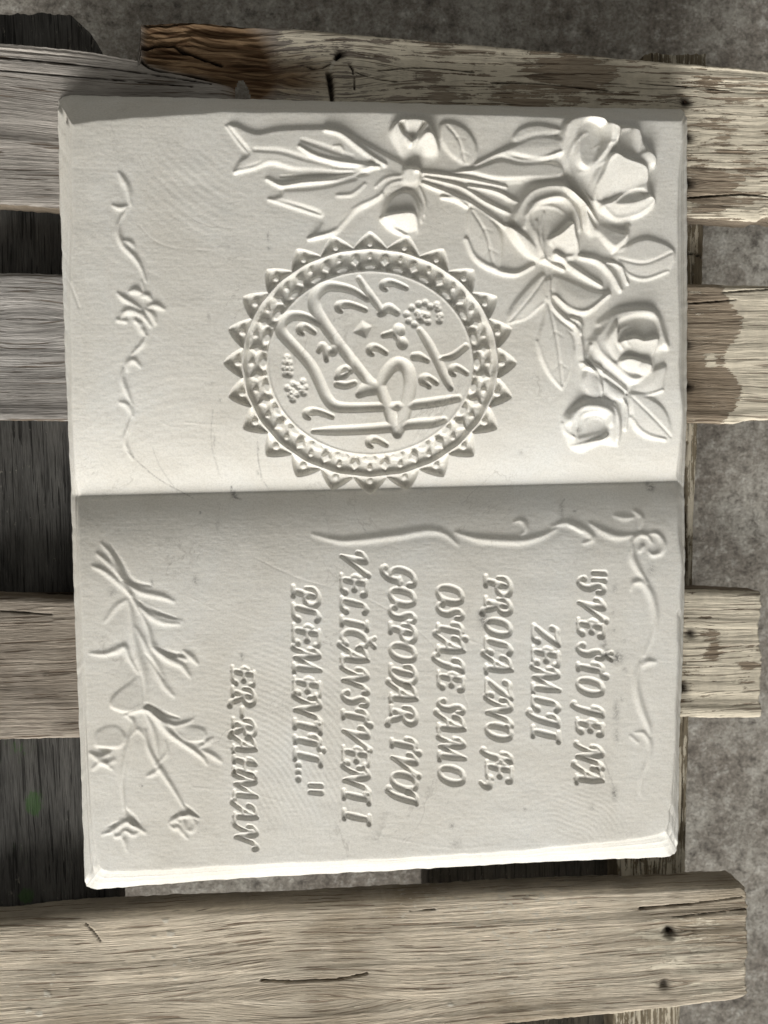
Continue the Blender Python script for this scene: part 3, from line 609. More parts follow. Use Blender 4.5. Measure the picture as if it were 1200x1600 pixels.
# --- second rose
R2 = new_part('rose', 'open rose in the middle of the spray')
petal(B_([(345, 560), (370, 480), (430, 405), (520, 375), (600, 380), (650, 430), (690, 520), (690, 640), (660, 740), (560, 760), (480, 745), (400, 680)]), 9, (0, -0.02), 10, 2, 0, R2)
ridge([wd(B_([(352, 560), (395, 460), (460, 402), (540, 385), (605, 395)]), 24, False)], 4.0, R2)
petal(B_([(430, 560), (455, 490), (520, 455), (600, 455), (655, 520), (670, 620), (660, 700), (570, 720), (490, 660)]), 8, (0, 0.06), 7, -3, 0, R2)
ridge([wd(B_([(410, 590), (440, 500), (510, 462), (590, 458), (645, 520), (672, 600)]), 15, False)], 4.5, R2)
petal(B_([(320, 580), (370, 590), (450, 650), (500, 720), (530, 770), (440, 740), (370, 670)]), 11, (0.0, -0.16), 7, 2, 0, R2)
petal(B_([(515, 650), (570, 610), (632, 560), (655, 620), (675, 690), (640, 725), (560, 715)]), 14, (0.0, -0.22), 5, 1, 1, R2)
ridge([wd(B_([(505, 520), (490, 600), (500, 700)]), 8), wd(B_([(470, 560), (470, 640), (510, 740)]), 11)], 3, R2)
petal(B_([(585, 390), (650, 430), (720, 490), (790, 590), (835, 690), (790, 700), (700, 610), (670, 500), (610, 440)]), 13, (-0.10, -0.16), 7, 2, 0, R2)
petal(B_([(690, 500), (780, 560), (880, 600), (905, 580), (905, 640), (840, 700), (800, 680), (740, 600)]), 6, (0.05, 0.10), 7, 0, 0, R2)
ridge([wd(B_([(830, 700), (880, 670), (905, 580)]), 14)], 4, R2)
for L, w in (([(500, 740), (600, 785)], 14), ([(555, 715), (660, 790), (775, 862)], 16), ([(675, 725), (760, 745), (820, 800), (865, 880)], 17), ([(800, 750), (860, 770), (900, 850)], 9)): ridge([wd(B_(L), w)], 6.5, R2)
# --- third rose
R3 = new_part('rose', 'third rose at the right margin')
petal(C_([(640, 390), (690, 310), (770, 235), (900, 208), (1000, 228), (1045, 330), (1075, 430), (1010, 470), (1000, 560), (960, 620), (860, 640), (760, 560), (670, 480)]), 8, (0, -0.01), 10, 2, 0, R3)
petal(C_([(780, 290), (900, 250), (1000, 270), (1030, 360), (1010, 400), (870, 400), (780, 380)]), 6.5, (0.0, 0.12), 7, -1, 0, R3)
ridge([wd(C_([(692, 305), (780, 242), (900, 222), (995, 240), (1035, 330), (1062, 430)]), 15, False)], 4.5, R3)
petal(C_([(780, 400), (870, 372), (925, 385), (1005, 375), (1005, 430), (970, 500), (880, 500), (800, 470)]), 12, (0, -0.18), 5, 1, 1.5, R3)
petal(C_([(705, 420), (730, 350), (780, 280), (790, 350), (785, 430), (820, 510), (760, 520)]), 12, (0.06, -0.12), 6, 2, 0, R3)
petal(C_([(780, 510), (830, 480), (920, 500), (975, 530), (950, 590), (880, 600), (810, 560)]), 13, (0, -0.25), 6, 1.5, 0, R3)
petal(C_([(885, 540), (930, 510), (975, 530), (960, 580), (905, 590)]), 14, (0, -0.2), 4, 2, 0, R3)
ridge([wd(C_([(650, 410), (680, 470), (760, 545), (850, 612), (940, 605)]), 20, False)], 3.5, R3)
l = LF('small leaf tucked under the third rose'); leaf(C_([(870, 650), (950, 570), (1060, 525), (1055, 620), (1040, 680), (960, 702), (880, 700)]), None, l, 4, (0, -0.05))
ridge([wd(C_([(868, 688), (960, 696), (1042, 668)]), 8)], 4, l)
l = LF('divided leaf at the lower right of the spray'); leaf(C_([(850, 690), (950, 695), (1040, 750), (1085, 830), (1095, 920), (1050, 945), (930, 910), (870, 840)]), C_([(862, 702), (990, 825), (1088, 925)]), l, 4, (-0.03, -0.03), veins=False)
ridge([wd(C_([(865, 820), (900, 880), (960, 920), (1055, 942)]), 11)], 4.5, l)
# --- fourth rose
R4 = new_part('rose', 'fourth rose, lowest of the spray, near the fold')
petal(C_([(488, 810), (550, 745), (640, 700), (740, 715), (805, 780), (815, 930), (770, 975), (690, 955), (600, 1015), (530, 985), (500, 900)]), 8, (0, -0.01), 9, 2, 0, R4)
petal(C_([(560, 860), (600, 800), (690, 790), (745, 830), (735, 900), (640, 930), (560, 940)]), 4.5, (0, 0.08), 8, -1, 0, R4)
ridge([wd(C_([(520, 840), (590, 765), (690, 765), (750, 800), (745, 850)]), 18, False)], 5, R4)
petal(C_([(525, 975), (600, 950), (690, 925), (735, 905), (720, 950), (640, 995), (590, 1015)]), 11, (0, -0.3), 4, 2, 1, R4)
ridge([wd(C_([(490, 850), (505, 900), (545, 930)]), 8), wd(C_([(765, 735), (800, 850), (790, 950)]), 14), wd(C_([(715, 955), (790, 965)]), 13)], 4, R4)

for rs, cx, cy, arcs in ((R2, 851, 348, [(0, 34, 25, 200, 330, 9, 2.6)]), (R3, 990, 530, [(0, 30, 22, 130, 250, 8, 2.4), (2, 20, 15, 120, 280, 6, 2.0)]), (R4, 925, 662, [(0, 26, 19, 170, 300, 7, 2.4), (3, 15, 10, 160, 330, 5, 1.8)]),
                         (R1, 940, 255, [(-14, 40, 46, 150, 250, 9, 2.4), (4, 30, 26, 230, 330, 7, 1.8)])):
    for off, ra, rb, a0, a1, w, h in arcs:        # rolled petal rims round the hearts
        L = [(cx+off+ra*math.cos(math.radians(a)), cy+rb*math.sin(math.radians(a))) for a in np.linspace(a0, a1, 7)]
        ridge([wd(L, w)], h, rs, fade=True)
# --- thin scroll along the head and margin of the lower page
SC = new_part('scroll', 'thin scrolling vine beside the inscription')
def rl(L, w, h, lab): w *= 1.12; ridge([[(x, y, w*(0.30+0.78*math.sin(math.pi*(i+.35)/(len(L)-.3)))) for i, (x, y) in enumerate(L)]], h*0.85, lab, fade=True)
for L, w, h in (([(488, 835), (520, 843), (547, 845), (616, 837), (669, 829), (696, 835), (715, 851)], 12, 3.2), ([(712, 832), (735, 839), (760, 843), (813, 845), (845, 838), (869, 827)], 12, 3.6),
                ([(803, 816), (812, 813), (820, 818), (821, 829), (813, 836)], 8, 3), ([(862, 823), (882, 817), (903, 823), (920, 834), (925, 843), (912, 849)], 11, 3.6), ([(890, 820), (908, 830)], 7, 2),
                ([(922, 818), (944, 831), (965, 838), (989, 836)], 12, 3.6), ([(961, 806), (975, 809), (989, 808)], 9, 2.6), ([(990, 798), (1002, 808), (1000, 825)], 8, 3),
                ([(987, 862), (988, 846), (998, 836), (1010, 837), (1018, 848)], 9, 3.8), ([(1012, 834), (1026, 834), (1036, 847), (1033, 862), (1020, 867), (1014, 862)], 9, 3.8), ([(1000, 860), (1004, 854)], 9, 3),
                ([(988, 852), (987, 868), (996, 888), (1011, 910)], 11, 3.8), ([(986, 922), (990, 911), (1005, 911), (1018, 932), (1024, 962), (1020, 992), (1007, 1024)], 11, 3.6),
                ([(1004, 1040), (1012, 1034), (1024, 1034)], 9, 3), ([(1000, 1036), (994, 1060), (996, 1085), (1004, 1112), (1013, 1134), (1015, 1148)], 11, 3.2),
                ([(992, 1145), (1006, 1146), (1015, 1162), (1012, 1188), (1003, 1212), (1000, 1240)], 8, 2.6), ([(985, 1150), (996, 1160)], 6, 1.4)): rl(L, w*1.25, h*0.95, SC)
# --- margin vine of the upper page
VN = new_part('vine', 'thin flowering vine down the left margin of the upper page')
for L, w, h in (([(186, 270), (192, 280), (200, 296), (204, 320)], 10, 3.4), ([(176, 321), (188, 325), (199, 322)], 8, 3), ([(199, 326), (187, 345), (185, 362), (191, 382), (210, 402), (221, 420), (228, 440)], 9, 3.6),
                ([(192, 376), (203, 379), (209, 386)], 9, 2.6), ([(222, 440), (226, 460)], 5, 1.5), ([(212, 502), (222, 515), (228, 524)], 9, 3), ([(229, 524), (222, 538), (206, 554)], 7, 3),
                ([(199, 578), (200, 568), (209, 563), (219, 573)], 10, 3), ([(193, 576), (191, 592), (198, 612), (206, 631)], 8, 3), ([(188, 629), (200, 634), (207, 650)], 10, 3), ([(207, 650), (200, 670), (195, 690), (207, 718)], 7, 3),
                ([(184, 458), (193, 466), (206, 474), (220, 482)], 9, 3.8), ([(203, 456), (212, 454), (222, 459)], 12, 4), ([(190, 496), (196, 487), (208, 486), (221, 493), (226, 500)], 12, 4), ([(184, 500), (196, 502)], 9, 2.5),
                ([(232, 480), (243, 477), (256, 483)], 11, 3.6), ([(228, 484), (238, 492), (243, 505)], 10, 3.6), ([(222, 486), (229, 500), (236, 510)], 7, 2.5), ([(222, 464), (230, 462), (236, 468)], 9, 3.4), ([(212, 500), (220, 506)], 12, 3)): rl(L, w*1.2, h*1.0, VN)
# --- plant in the corner of the lower page
PL = new_part('flowering_branch', 'branch of slender stems and ragged flowers beside the signature')
for L, w, h in (([(158, 849), (172, 864), (183, 885), (191, 903), (206, 932), (218, 957)], 10, 3.6), ([(152, 865), (172, 882), (190, 904)], 9, 3.2), ([(145, 885), (164, 893), (187, 912), (204, 930)], 9, 3.4),
                ([(200, 912), (220, 925), (252, 932), (272, 940)], 9, 3), ([(218, 948), (235, 962), (256, 972), (280, 975)], 10, 3), ([(225, 945), (250, 962), (284, 971)], 6, 1.6),
                ([(200, 937), (205, 960), (208, 987), (214, 1020), (222, 1045), (227, 1070), (227, 1100)], 13, 3.6), ([(222, 960), (233, 987), (239, 1010), (264, 1030), (283, 1039), (290, 1048), (297, 1058)], 10, 3.8),
                ([(212, 980), (227, 1007), (243, 1039), (256, 1070), (272, 1088)], 10, 2.8), ([(196, 938), (181, 949), (164, 972)], 8, 2), ([(140, 1021), (162, 1022), (180, 1017), (195, 1011), (202, 1028), (216, 1052)], 9, 3.2),
                ([(288, 1018), (298, 1026), (308, 1037)], 9, 3.4), ([(280, 1026), (290, 1030)], 9, 3),
                ([(195, 1118), (208, 1112), (225, 1107), (242, 1117), (263, 1143), (286, 1160), (314, 1181), (323, 1194)], 11, 5), ([(240, 1116), (257, 1127), (274, 1134), (290, 1130), (302, 1124)], 8, 3.6),
                ([(312, 1168), (322, 1160), (332, 1154)], 7, 2.6), ([(316, 1172), (332, 1180), (346, 1190)], 8, 3), ([(197, 1117), (209, 1130), (202, 1160), (195, 1192), (191, 1222), (194, 1264)], 9, 3.4),
                ([(225, 1111), (238, 1137), (244, 1160), (247, 1182)], 7, 2.4), ([(227, 1142), (231, 1166), (244, 1192), (255, 1209), (269, 1230), (288, 1262)], 8, 3.4), ([(243, 1196), (260, 1178), (259, 1160)], 5, 1.6),
                ([(250, 1200), (240, 1208), (230, 1213)], 7, 2.6), ([(225, 1150), (215, 1140), (205, 1150)], 6, 1.8),
                ([(166, 1302), (176, 1298), (186, 1290), (198, 1284), (206, 1288), (210, 1294)], 8, 3.6), ([(204, 1288), (216, 1292), (226, 1300)], 8, 3.4), ([(178, 1301), (180, 1307), (188, 1305), (194, 1298), (204, 1301)], 6, 2.8), ([(200, 1299), (208, 1304), (217, 1300)], 6, 2.4), ([(188, 1306), (194, 1314), (198, 1328)], 6, 2.2), ([(170, 1301), (160, 1304)], 5, 1.5),
                ([(265, 1285), (274, 1279), (284, 1274), (292, 1276)], 8, 3.6), ([(284, 1275), (296, 1272), (309, 1278)], 8, 3.2), ([(264, 1288), (272, 1294), (278, 1292), (284, 1300), (293, 1310)], 7, 3), ([(286, 1280), (288, 1290), (287, 1302)], 7, 2.8), ([(300, 1278), (306, 1288), (300, 1298), (292, 1296)], 7, 2.2), ([(276, 1282), (282, 1286)], 6, 2),
                ([(141, 1177), (156, 1183), (170, 1177)], 10, 4), ([(145, 1201), (160, 1190), (174, 1201)], 8, 3), ([(150, 1186), (165, 1192), (178, 1188)], 10, 2.6)): rl(L, w*1.35, h*1.0, PL)
for L, h in (([(196, 1262, 5), (206, 1278, 17), (224, 1296, 6)], -3.2), ([(168, 1292, 4), (180, 1288, 10), (186, 1284, 5)], -2.2), ([(288, 1256, 4), (298, 1268, 13), (312, 1276, 4)], -3.2), ([(268, 1276, 4), (276, 1272, 8)], -1.6),
             ([(196, 1113, 5), (212, 1104, 12), (232, 1103, 12), (255, 1115, 12), (280, 1122, 6)], -3.0), ([(148, 1160, 5), (165, 1169, 16), (192, 1162, 6)], -3.2), ([(268, 1142, 4), (290, 1154, 14), (318, 1160, 8)], -3.0),
             ([(172, 850, 4), (190, 880, 12), (205, 908, 16), (235, 915, 8)], -2.4), ([(210, 935, 4), (235, 952, 10), (275, 966, 6)], -2.0), ([(240, 1008, 4), (262, 1020, 12), (285, 1024, 10)], -2.6), ([(225, 1020, 4), (238, 1035, 9), (256, 1062, 5)], -2.0)):
    ridge([L], h, 0, fade=True)
for P, b in ((([(196, 1116), (170, 1105), (175, 1085), (200, 1065), (222, 1050), (228, 1090), (226, 1108)]), 2.6), (([(286, 1160), (268, 1140), (285, 1130), (318, 1135), (326, 1150), (312, 1163)]), 2.2), (([(146, 1166), (150, 1140), (180, 1130), (200, 1150), (190, 1170), (165, 1172)]), 2.2)):
    petal(P, b, (0, 0.05), 7, 0, 0, 0)

# --- the inscription: letters with swelling strokes cut by a round tool, read down the page
GL = {
 'S': [[(.86, .74, .13), (.80, .92, .14), (.55, .99, .13), (.36, .84, .17), (.45, .62, .20), (.66, .42, .20), (.66, .16, .17), (.40, .0, .14), (.12, .04, .14), (.02, .20, .18)]],
 'V': [[(.02, .66, .15), (.04, .84, .14), (.22, .98, .12), (.34, .96, .18)], [(.34, .96, .20), (.36, .55, .20), (.30, .0, .10)], [(.30, .02, .09), (.60, .50, .13), (.80, .78, .14), (.98, 1.06, .20)]],
 'E': [[(.30, .0, .14), (.30, .5, .20), (.30, .98, .16)], [(.08, .72, .13), (.02, .55, .16), (.10, .42, .1)], [(.14, .99, .10), (.60, 1.0, .12), (.88, .96, .15), (.92, .86, .19)], [(.32, .52, .11), (.60, .52, .12), (.72, .52, .20)],
       [(.05, .0, .10), (.5, .01, .11), (.82, .02, .13), (.94, .15, .20)]],
 'T': [[(.56, .96, .14), (.52, .5, .20), (.50, .04, .16)], [(.06, .60, .18), (.08, .82, .14), (.30, .97, .12), (.7, .93, .12), (.94, .96, .15), (.98, 1.10, .20)], [(.28, .0, .12), (.76, .01, .13)]],
 'O': [[(.48, .99, .13), (.20, .84, .19), (.08, .46, .21), (.20, .10, .16), (.46, .0, .13), (.78, .14, .18), (.92, .52, .21), (.78, .90, .16), (.48, .99, .13)]],
 'J': [[(.12, .62, .18), (.12, .82, .13), (.36, .98, .12), (.80, .98, .14)], [(.72, .96, .16), (.62, .5, .20), (.50, .10, .17), (.24, -.18, .14), (.02, -.14, .19)]],
 'N': [[(.02, -.02, .17), (.10, .0, .14), (.22, .3, .12), (.26, .62, .1), (.24, .80, .13)], [(.06, .60, .17), (.06, .84, .13), (.24, .99, .13), (.34, .90, .20), (.46, .50, .20), (.60, .02, .12)], [(.60, .02, .09), (.66, .45, .12), (.74, .84, .13), (.90, 1.0, .16), (.97, .88, .19)]],
 'A': [[(.02, -.10, .19), (.10, -.10, .15), (.28, .18, .12), (.48, .58, .11), (.62, .98, .13)], [(.64, 1.04, .10), (.70, .6, .20), (.76, .0, .18)], [(.10, .62, .17), (.14, .82, .13), (.34, .96, .11), (.60, .98, .1)], [(.36, .36, .10), (.72, .36, .12)], [(.62, .0, .12), (.98, .0, .13)]],
 'Z': [[(.08, .74, .18), (.16, .94, .14), (.5, .94, .13), (.94, 1.0, .14)], [(.92, .98, .15), (.55, .5, .18), (.10, .02, .13)], [(.08, .02, .12), (.5, .02, .13), (.84, .03, .14), (.92, .2, .19)]],
 'M': [[(.0, -.02, .17), (.08, .0, .14), (.16, .4, .12), (.20, .75, .1)], [(.02, .60, .17), (.03, .84, .12), (.16, .99, .12), (.24, .88, .19), (.34, .4, .19), (.42, .02, .10)], [(.42, .02, .09), (.56, .5, .11), (.74, .98, .13)], [(.74, 1.04, .11), (.76, .55, .20), (.80, .02, .17)], [(.68, .0, .12), (.97, .01, .13)]],
 'L': [[(.62, .98, .17), (.34, .90, .12), (.26, .5, .20), (.20, .02, .15)], [(.62, .98, .19), (.80, .92, .17)], [(.04, .0, .11), (.45, .0, .12), (.80, .03, .14), (.94, .18, .20)]],
 'I': [[(.56, .98, .15), (.50, .5, .21), (.44, .02, .16)], [(.20, 1.0, .13), (.94, 1.0, .15)], [(.06, .0, .13), (.84, .0, .14)]],
 'P': [[(.42, .80, .14), (.38, .45, .20), (.32, .02, .16)], [(.06, .50, .13), (.06, .80, .15), (.34, .99, .13), (.74, .97, .16), (.94, .76, .19), (.86, .52, .15), (.60, .44, .12), (.52, .54, .14)], [(.08, .0, .13), (.58, .0, .14)]],
 'R': [[(.36, .80, .14), (.33, .45, .20), (.28, .02, .16)], [(.04, .50, .13), (.04, .80, .15), (.30, .99, .13), (.60, .97, .16), (.76, .78, .18), (.68, .56, .14), (.44, .48, .12)], [(.46, .48, .12), (.62, .22, .19), (.78, -.08, .18), (.96, -.14, .2)], [(.06, .0, .13), (.48, .0, .13)]],
 'G': [[(.88, .78, .19), (.80, .96, .14), (.52, 1.0, .14), (.22, .80, .19), (.10, .42, .20), (.24, .10, .15), (.5, .02, .13)], [(.90, .40, .12), (.76, .38, .19), (.70, .0, .19), (.52, -.24, .15), (.24, -.30, .17), (.12, -.2, .18)], [(.58, .40, .11), (.96, .40, .13)]],
 'D': [[(.40, .82, .14), (.36, .45, .20), (.30, .04, .15)], [(.06, .56, .13), (.04, .80, .15), (.30, .99, .13), (.68, .96, .16), (.92, .64, .20), (.84, .24, .18), (.54, .01, .13), (.12, .0, .14)]],
 'H': [[(.26, .98, .14), (.22, .5, .20), (.16, .02, .16)], [(.04, .62, .14), (.06, .85, .12), (.26, .99, .12)], [(.02, .0, .13), (.34, .0, .13)], [(.24, .5, .10), (.78, .5, .12)], [(.86, .98, .16), (.78, .5, .20), (.72, .04, .16)], [(.70, 1.0, .12), (.98, 1.0, .15)], [(.62, .0, .13), (.96, .02, .14)]],
 'C': [[(.90, .76, .19), (.80, .95, .14), (.52, 1.0, .14), (.22, .80, .19), (.10, .42, .20), (.24, .10, .17), (.55, .0, .14), (.90, .16, .17)]],
 ',': [[(.3, .10, .22), (.55, .06, .22), (.5, -.12, .15), (.2, -.26, .10)]],
 '.': [[(.45, .12, .19), (.55, .12, .19)]],
 '"': [[(.16, 1.0, .17), (.10, .55, .12)], [(.80, 1.0, .17), (.74, .55, .12)]],
 '-': [[(.1, .42, .16), (.9, .42, .16)]],
}
LINES = [  # (base column at first row, at last row, cap height, letters with their first and last rows)
 ('first line', 905, 901, 40, [('"', 893, 911), ('S', 902, 931), ('V', 932, 972), ('E', 966, 998), ('S^', 1006, 1034), ('T', 1032, 1058), ('O', 1058, 1090), ('J', 1100, 1122), ('E', 1122, 1151), ('N', 1161, 1205), ('A', 1193, 1232)]),
 ('second line', 833, 833, 40, [('Z', 974, 1011), ('E', 1009, 1044), ('M', 1040, 1092), ('L', 1087, 1116), ('J', 1112, 1139), ('I', 1134, 1161)]),
 ('third line', 759, 761, 39, [('P', 898, 935), ('R', 932, 968), ('O', 965, 998), ('L', 995, 1028), ('A', 1020, 1060), ('Z', 1059, 1095), ('N', 1087, 1140), ('O', 1129, 1160), ('J', 1172, 1195), ('E', 1188, 1225), (',', 1219, 1237)]),
 ('fourth line', 684, 687, 39, [('O', 913, 948), ('S', 942, 972), ('T', 970, 999), ('A', 989, 1031), ('J', 1025, 1055), ('E', 1048, 1082), ('S', 1093, 1119), ('A', 1112, 1153), ('M', 1150, 1197), ('O', 1195, 1230)]),
 ('fifth line', 609, 613, 39, [('G', 884, 921), ('O', 917, 951), ('S', 947, 978), ('P', 972, 1007), ('O', 1003, 1038), ('D', 1036, 1075), ('A', 1064, 1106), ('R', 1101, 1142), ('T', 1150, 1178), ('V', 1174, 1215), ('O', 1205, 1240), ('J', 1232, 1261)]),
 ('sixth line', 533, 538, 39, [('V', 859, 901), ('E', 896, 934), ('L', 933, 963), ('I', 963, 986), ('C^', 982, 1016), ('A', 1006, 1044), ('N', 1040, 1087), ('S', 1080, 1108), ('T', 1105, 1134), ('V', 1132, 1174), ('E', 1165, 1201), ('N', 1194, 1245), ('I', 1234, 1257), ('I', 1265, 1289)]),
 ('seventh line', 458, 462, 40, [('P', 914, 951), ('L', 943, 976), ('E', 974, 1014), ('M', 1010, 1060), ('E', 1056, 1092), ('N', 1084, 1135), ('I', 1124, 1147), ('T', 1145, 1173), ('I', 1168, 1198), ('.', 1190, 1200), ('.', 1201, 1211), ('.', 1212, 1222), ('"', 1225, 1243)]),
 ('signature line', 363, 368, 34, [('E', 1040, 1075), ('R', 1072, 1112), ('-', 1105, 1122), ('R', 1121, 1160), ('A', 1146, 1184), ('H', 1181, 1218), ('M', 1207, 1258), ('A', 1252, 1290), ('N', 1286, 1330)]),
]
CARON = [[(.25, 1.30, .13), (.5, 1.12, .15), (.78, 1.30, .13)]]
for nm, xb0, xb1, cap, letters in LINES:
    ya, yb = letters[0][1], letters[-1][2]
    for ch, r0, r1 in letters:
        base = xb0+(xb1-xb0)*((r0+r1)/2-ya)/(yb-ya); st = GL[ch[0]]+(CARON if ch.endswith('^') else []); sl = 0.22
        wdt = (r1-r0); sh = sl*cap if ch not in ',.-"' else 0
        wv = max((wdt-sh*0.80)*0.95, 7)
        strokes = []
        for s in st:
            strokes.append([(base+y*cap, r0+x*wv+y*sh*0.8, max(w*(cap+1)*1.26, 4.0)) for x, y, w in s])
        lab = new_part('letter')
        groove(strokes, 5.0, lab)

# --- tool marks: faint concentric grinding waves, saw lines, small chips
def waves(cx, cy, r0, r1, lam, amp, m):
    r = np.hypot(GX-cx, GY-cy); H[:] += 0.40*amp*np.sin(2*math.pi*(r+2.5*np.sin(np.arctan2(GY-cy, GX-cx)*9))/lam)*m(GX, GY)*np.clip((r-r0)/30, 0, 1)*np.clip((r1-r)/30, 0, 1)
bb = lambda cx, cy, rx, ry, ex=4: (lambda X, Y: np.exp(-(((X-cx)/rx)**2+((Y-cy)/ry)**2)**(ex/2)))
waves(300, 1330, 80, 520, 8.5, 0.26, bb(455, 1150, 150, 160)); waves(700, 700, 100, 700, 13, 0.16, bb(640, 1080, 190, 150))
waves(860, 1370, 40, 260, 7.5, 0.22, bb(910, 1270, 70, 55)); waves(430, 120, 60, 330, 13, 0.26, bb(300, 300, 75, 75)); waves(380, 100, 60, 460, 15, 0.15, bb(190, 390, 60, 60))
waves(300, 900, 60, 400, 14, 0.13, bb(200, 620, 130, 110)); waves(960, 1500, 100, 500, 12, 0.10, bb(850, 1180, 150, 120))
def scratch(P, w, h): wy, wx, f = field([[(x, y, w) for x, y in P]]); H[wy, wx] += 0.45*h*sm(f)*(0.3+vnoise(*f.shape, 14, 14, int(P[0][0])))
for P, w, h in (([(395, 870), (470, 905), (560, 930), (640, 975), (700, 1035), (735, 1110)], 4, -0.7), ([(700, 990), (760, 1010), (800, 1030)], 4, 0.7), ([(300, 1230), (380, 1238), (440, 1252)], 4, 0.8), ([(290, 660), (320, 663), (345, 664)], 5, 0.8),
                ([(215, 350), (240, 375), (275, 388), (350, 392)], 5, -0.6), ([(110, 445), (118, 465), (124, 482)], 7, -1.6), ([(560, 1300), (700, 1325), (780, 1320)], 5, 0.5), ([(250, 658), (262, 665), (280, 668)], 4, 0.7), ([(290, 930), (310, 940), (340, 955)], 3, 0.6)): scratch(P, w, h)
H += 0.35*(vnoise(RH_, RW_, 40, 60, 91)-.5)*2 + 0.12*(vnoise(RH_, RW_, 5, 9, 92)-.5)*2 + 0.06*(vnoise(RH_, RW_, 1.6, 20, 93)-.5)*2
FL = blur((np.isin(LAB, [k for k in range(1, len(parts)) if parts[k][0] in ('rose', 'leaf', 'stem', 'rose_bud', 'ribbon_bow', 'scroll', 'vine', 'flowering_branch')])).astype(float), 4).clip(0, 1)
EN = (H < -1.2).astype(float)
H += 0.5*blur(EN, 1.8)*(1-EN)
SL = blur(np.hypot(*np.gradient(blur(H, 2.0))), 2)
FLn = np.clip(FL*1.3, 0, 1)
H = blur(H, 1.25)*(1-FLn)+blur(H, 2.3)*FLn
H -= 0.9*(blur(FL, 9)-FL*0.5)*1.0*(1-FL)*1.6        # the ground is cut back a little round the flowers
H += np.clip(SL*2.2, 0, 1)*FLn*(0.3*(vnoise(RH_, RW_, 3.2, 9, 96)-.5)+0.3*(vnoise(RH_, RW_, 9, 3.2, 97)-.5))

# mineral spots and rust stains
ST = np.zeros_like(H)
for x, y, rx, ry, a in ((964, 1028, 9, 8, 1), (948, 1022, 6, 9, .8), (944, 1008, 5, 8, .6), (757, 970, 8, 11, .9), (752, 960, 6, 8, .6), (366, 774, 4, 6, 1), (1017, 762, 6, 5, 1), (1012, 757, 4, 4, .7), (305, 907, 5, 7, .6), (237, 912, 3, 6, .6),
                        (963, 1112, 5, 16, .6), (963, 1150, 4, 10, .55), (960, 1240, 4, 9, .9), (971, 1092, 3, 4, .5), (925, 1262, 4, 5, .45), (706, 1290, 4, 4, .7), (713, 1318, 8, 8, .45), (313, 801, 2, 2, 1), (378, 1026, 3, 6, .7), (175, 928, 5, 6, .5),
                        (1018, 891, 6, 7, .7), (877, 798, 4, 12, .5), (898, 799, 2, 2, .9), (898, 880, 3, 3, .4), (419, 370, 2, 8, .6), (420, 388, 3, 3, .6), (902, 672, 5, 4, .8), (815, 707, 5, 5, .35), (979, 617, 2, 2, 1.2), (221, 1228, 3, 2, .9), (362, 1286, 2, 2, .7),
                        (820, 1265, 3, 3, .5), (600, 1090, 3, 4, .4), (450, 700, 3, 3, .4), (403, 700, 2, 7, .6), (404, 738, 3, 4, .6), (326, 495, 3, 9, .4), (335, 690, 2, 9, .5), (500, 900, 4, 3, .3), (390, 1300, 3, 3, .35), (843, 1000, 3, 8, .3), (960, 985, 2, 3, .5), (975, 1002, 3, 3, .4),
                        (330, 600, 3, 3, .4), (344, 625, 3, 3, .5), (340, 820, 3, 8, .4), (960, 920, 4, 6, .45), (958, 957, 3, 3, .5), (976, 1047, 4, 5, .45)):
    wy, wx = win(x-3*rx, y-3*ry, x+3*rx, y+3*ry); ST[wy, wx] = np.maximum(ST[wy, wx], a*np.exp(-((GX[wy, wx]-x)/rx)**2-((GY[wy, wx]-y)/ry)**2))
for P, w, a in (([(200, 705), (245, 745), (300, 778)], 2.2, .5), ([(405, 690), (403, 715), (410, 750)], 2.2, .45), ([(335, 640), (330, 690), (345, 740)], 2.5, .3), ([(362, 760), (366, 775), (380, 780)], 2.4, .9), ([(660, 560), (700, 600), (740, 640)], 2, .1),
                ([(240, 700), (250, 730), (275, 770)], 2, .3), ([(940, 1180), (960, 1230), (962, 1245)], 3, .3), ([(410, 745), (418, 765)], 2, .4), ([(876, 790), (884, 780)], 2.5, .4)):
    wy, wx, f = field([[(x+random.uniform(-3, 3), y, w*2) for x, y in P]]); ST[wy, wx] = np.maximum(ST[wy, wx], a*sm(f))

# ------------------------------------------------------------------ the marble book
book = bpy.data.objects.new('marble_book', None); S.collection.objects.link(book)
book['label'] = 'open white marble book carved with roses, medallion and inscription, lying on the pallet'
book['category'] = 'marble book'
def foldy(px): return 775-(px-120)*0.0245
def zbase(px, py):
    d = py-foldy(px); u = np.clip(-d, 0, None); v = np.clip(d, 0, None)
    zu = .0195*(1-np.exp(-u/88))-.0025*(u/590)-.0060*(u/590)**2
    zl = .0165*(1-np.exp(-v/56))-.0050*(v/580)-.0070*(v/580)**2
    return 0.0165+np.where(d < 0, zu, zl)
xL = lin((190, 111), (350, 112), (480, 109), (650, 112), (745, 117), (772, 123), (800, 121), (900, 124), (1060, 132), (1200, 138), (1290, 143), (1330, 147), (1350, 152), (1362, 160))
xR0 = lin((187, 1064), (220, 1066), (287, 1060), (342, 1059), (390, 1058), (480, 1060), (570, 1061), (645, 1065), (707, 1061), (740, 1056), (757, 1057), (830, 1060), (880, 1064), (950, 1061), (957, 1058), (1005, 1059), (1082, 1056), (1168, 1055), (1212, 1050), (1255, 1050), (1266, 1045), (1283, 1045), (1300, 1039))
xR = lambda y: xR0(y)+1.5
yT = lin((110, 193), (150, 186), (200, 182), (350, 173), (550, 174), (750, 178), (1000, 187), (1064, 188))
yB = lin((150, 1357), (156, 1361), (166, 1364), (260, 1361), (400, 1352), (600, 1344), (820, 1330), (939, 1318), (1000, 1311), (1025, 1306), (1039, 1300))
NX, NY = 870, 1060
s = np.linspace(0, 1, NX)[None].repeat(NY, 0); t = np.linspace(0, 1, NY)[:, None].repeat(NX, 1)
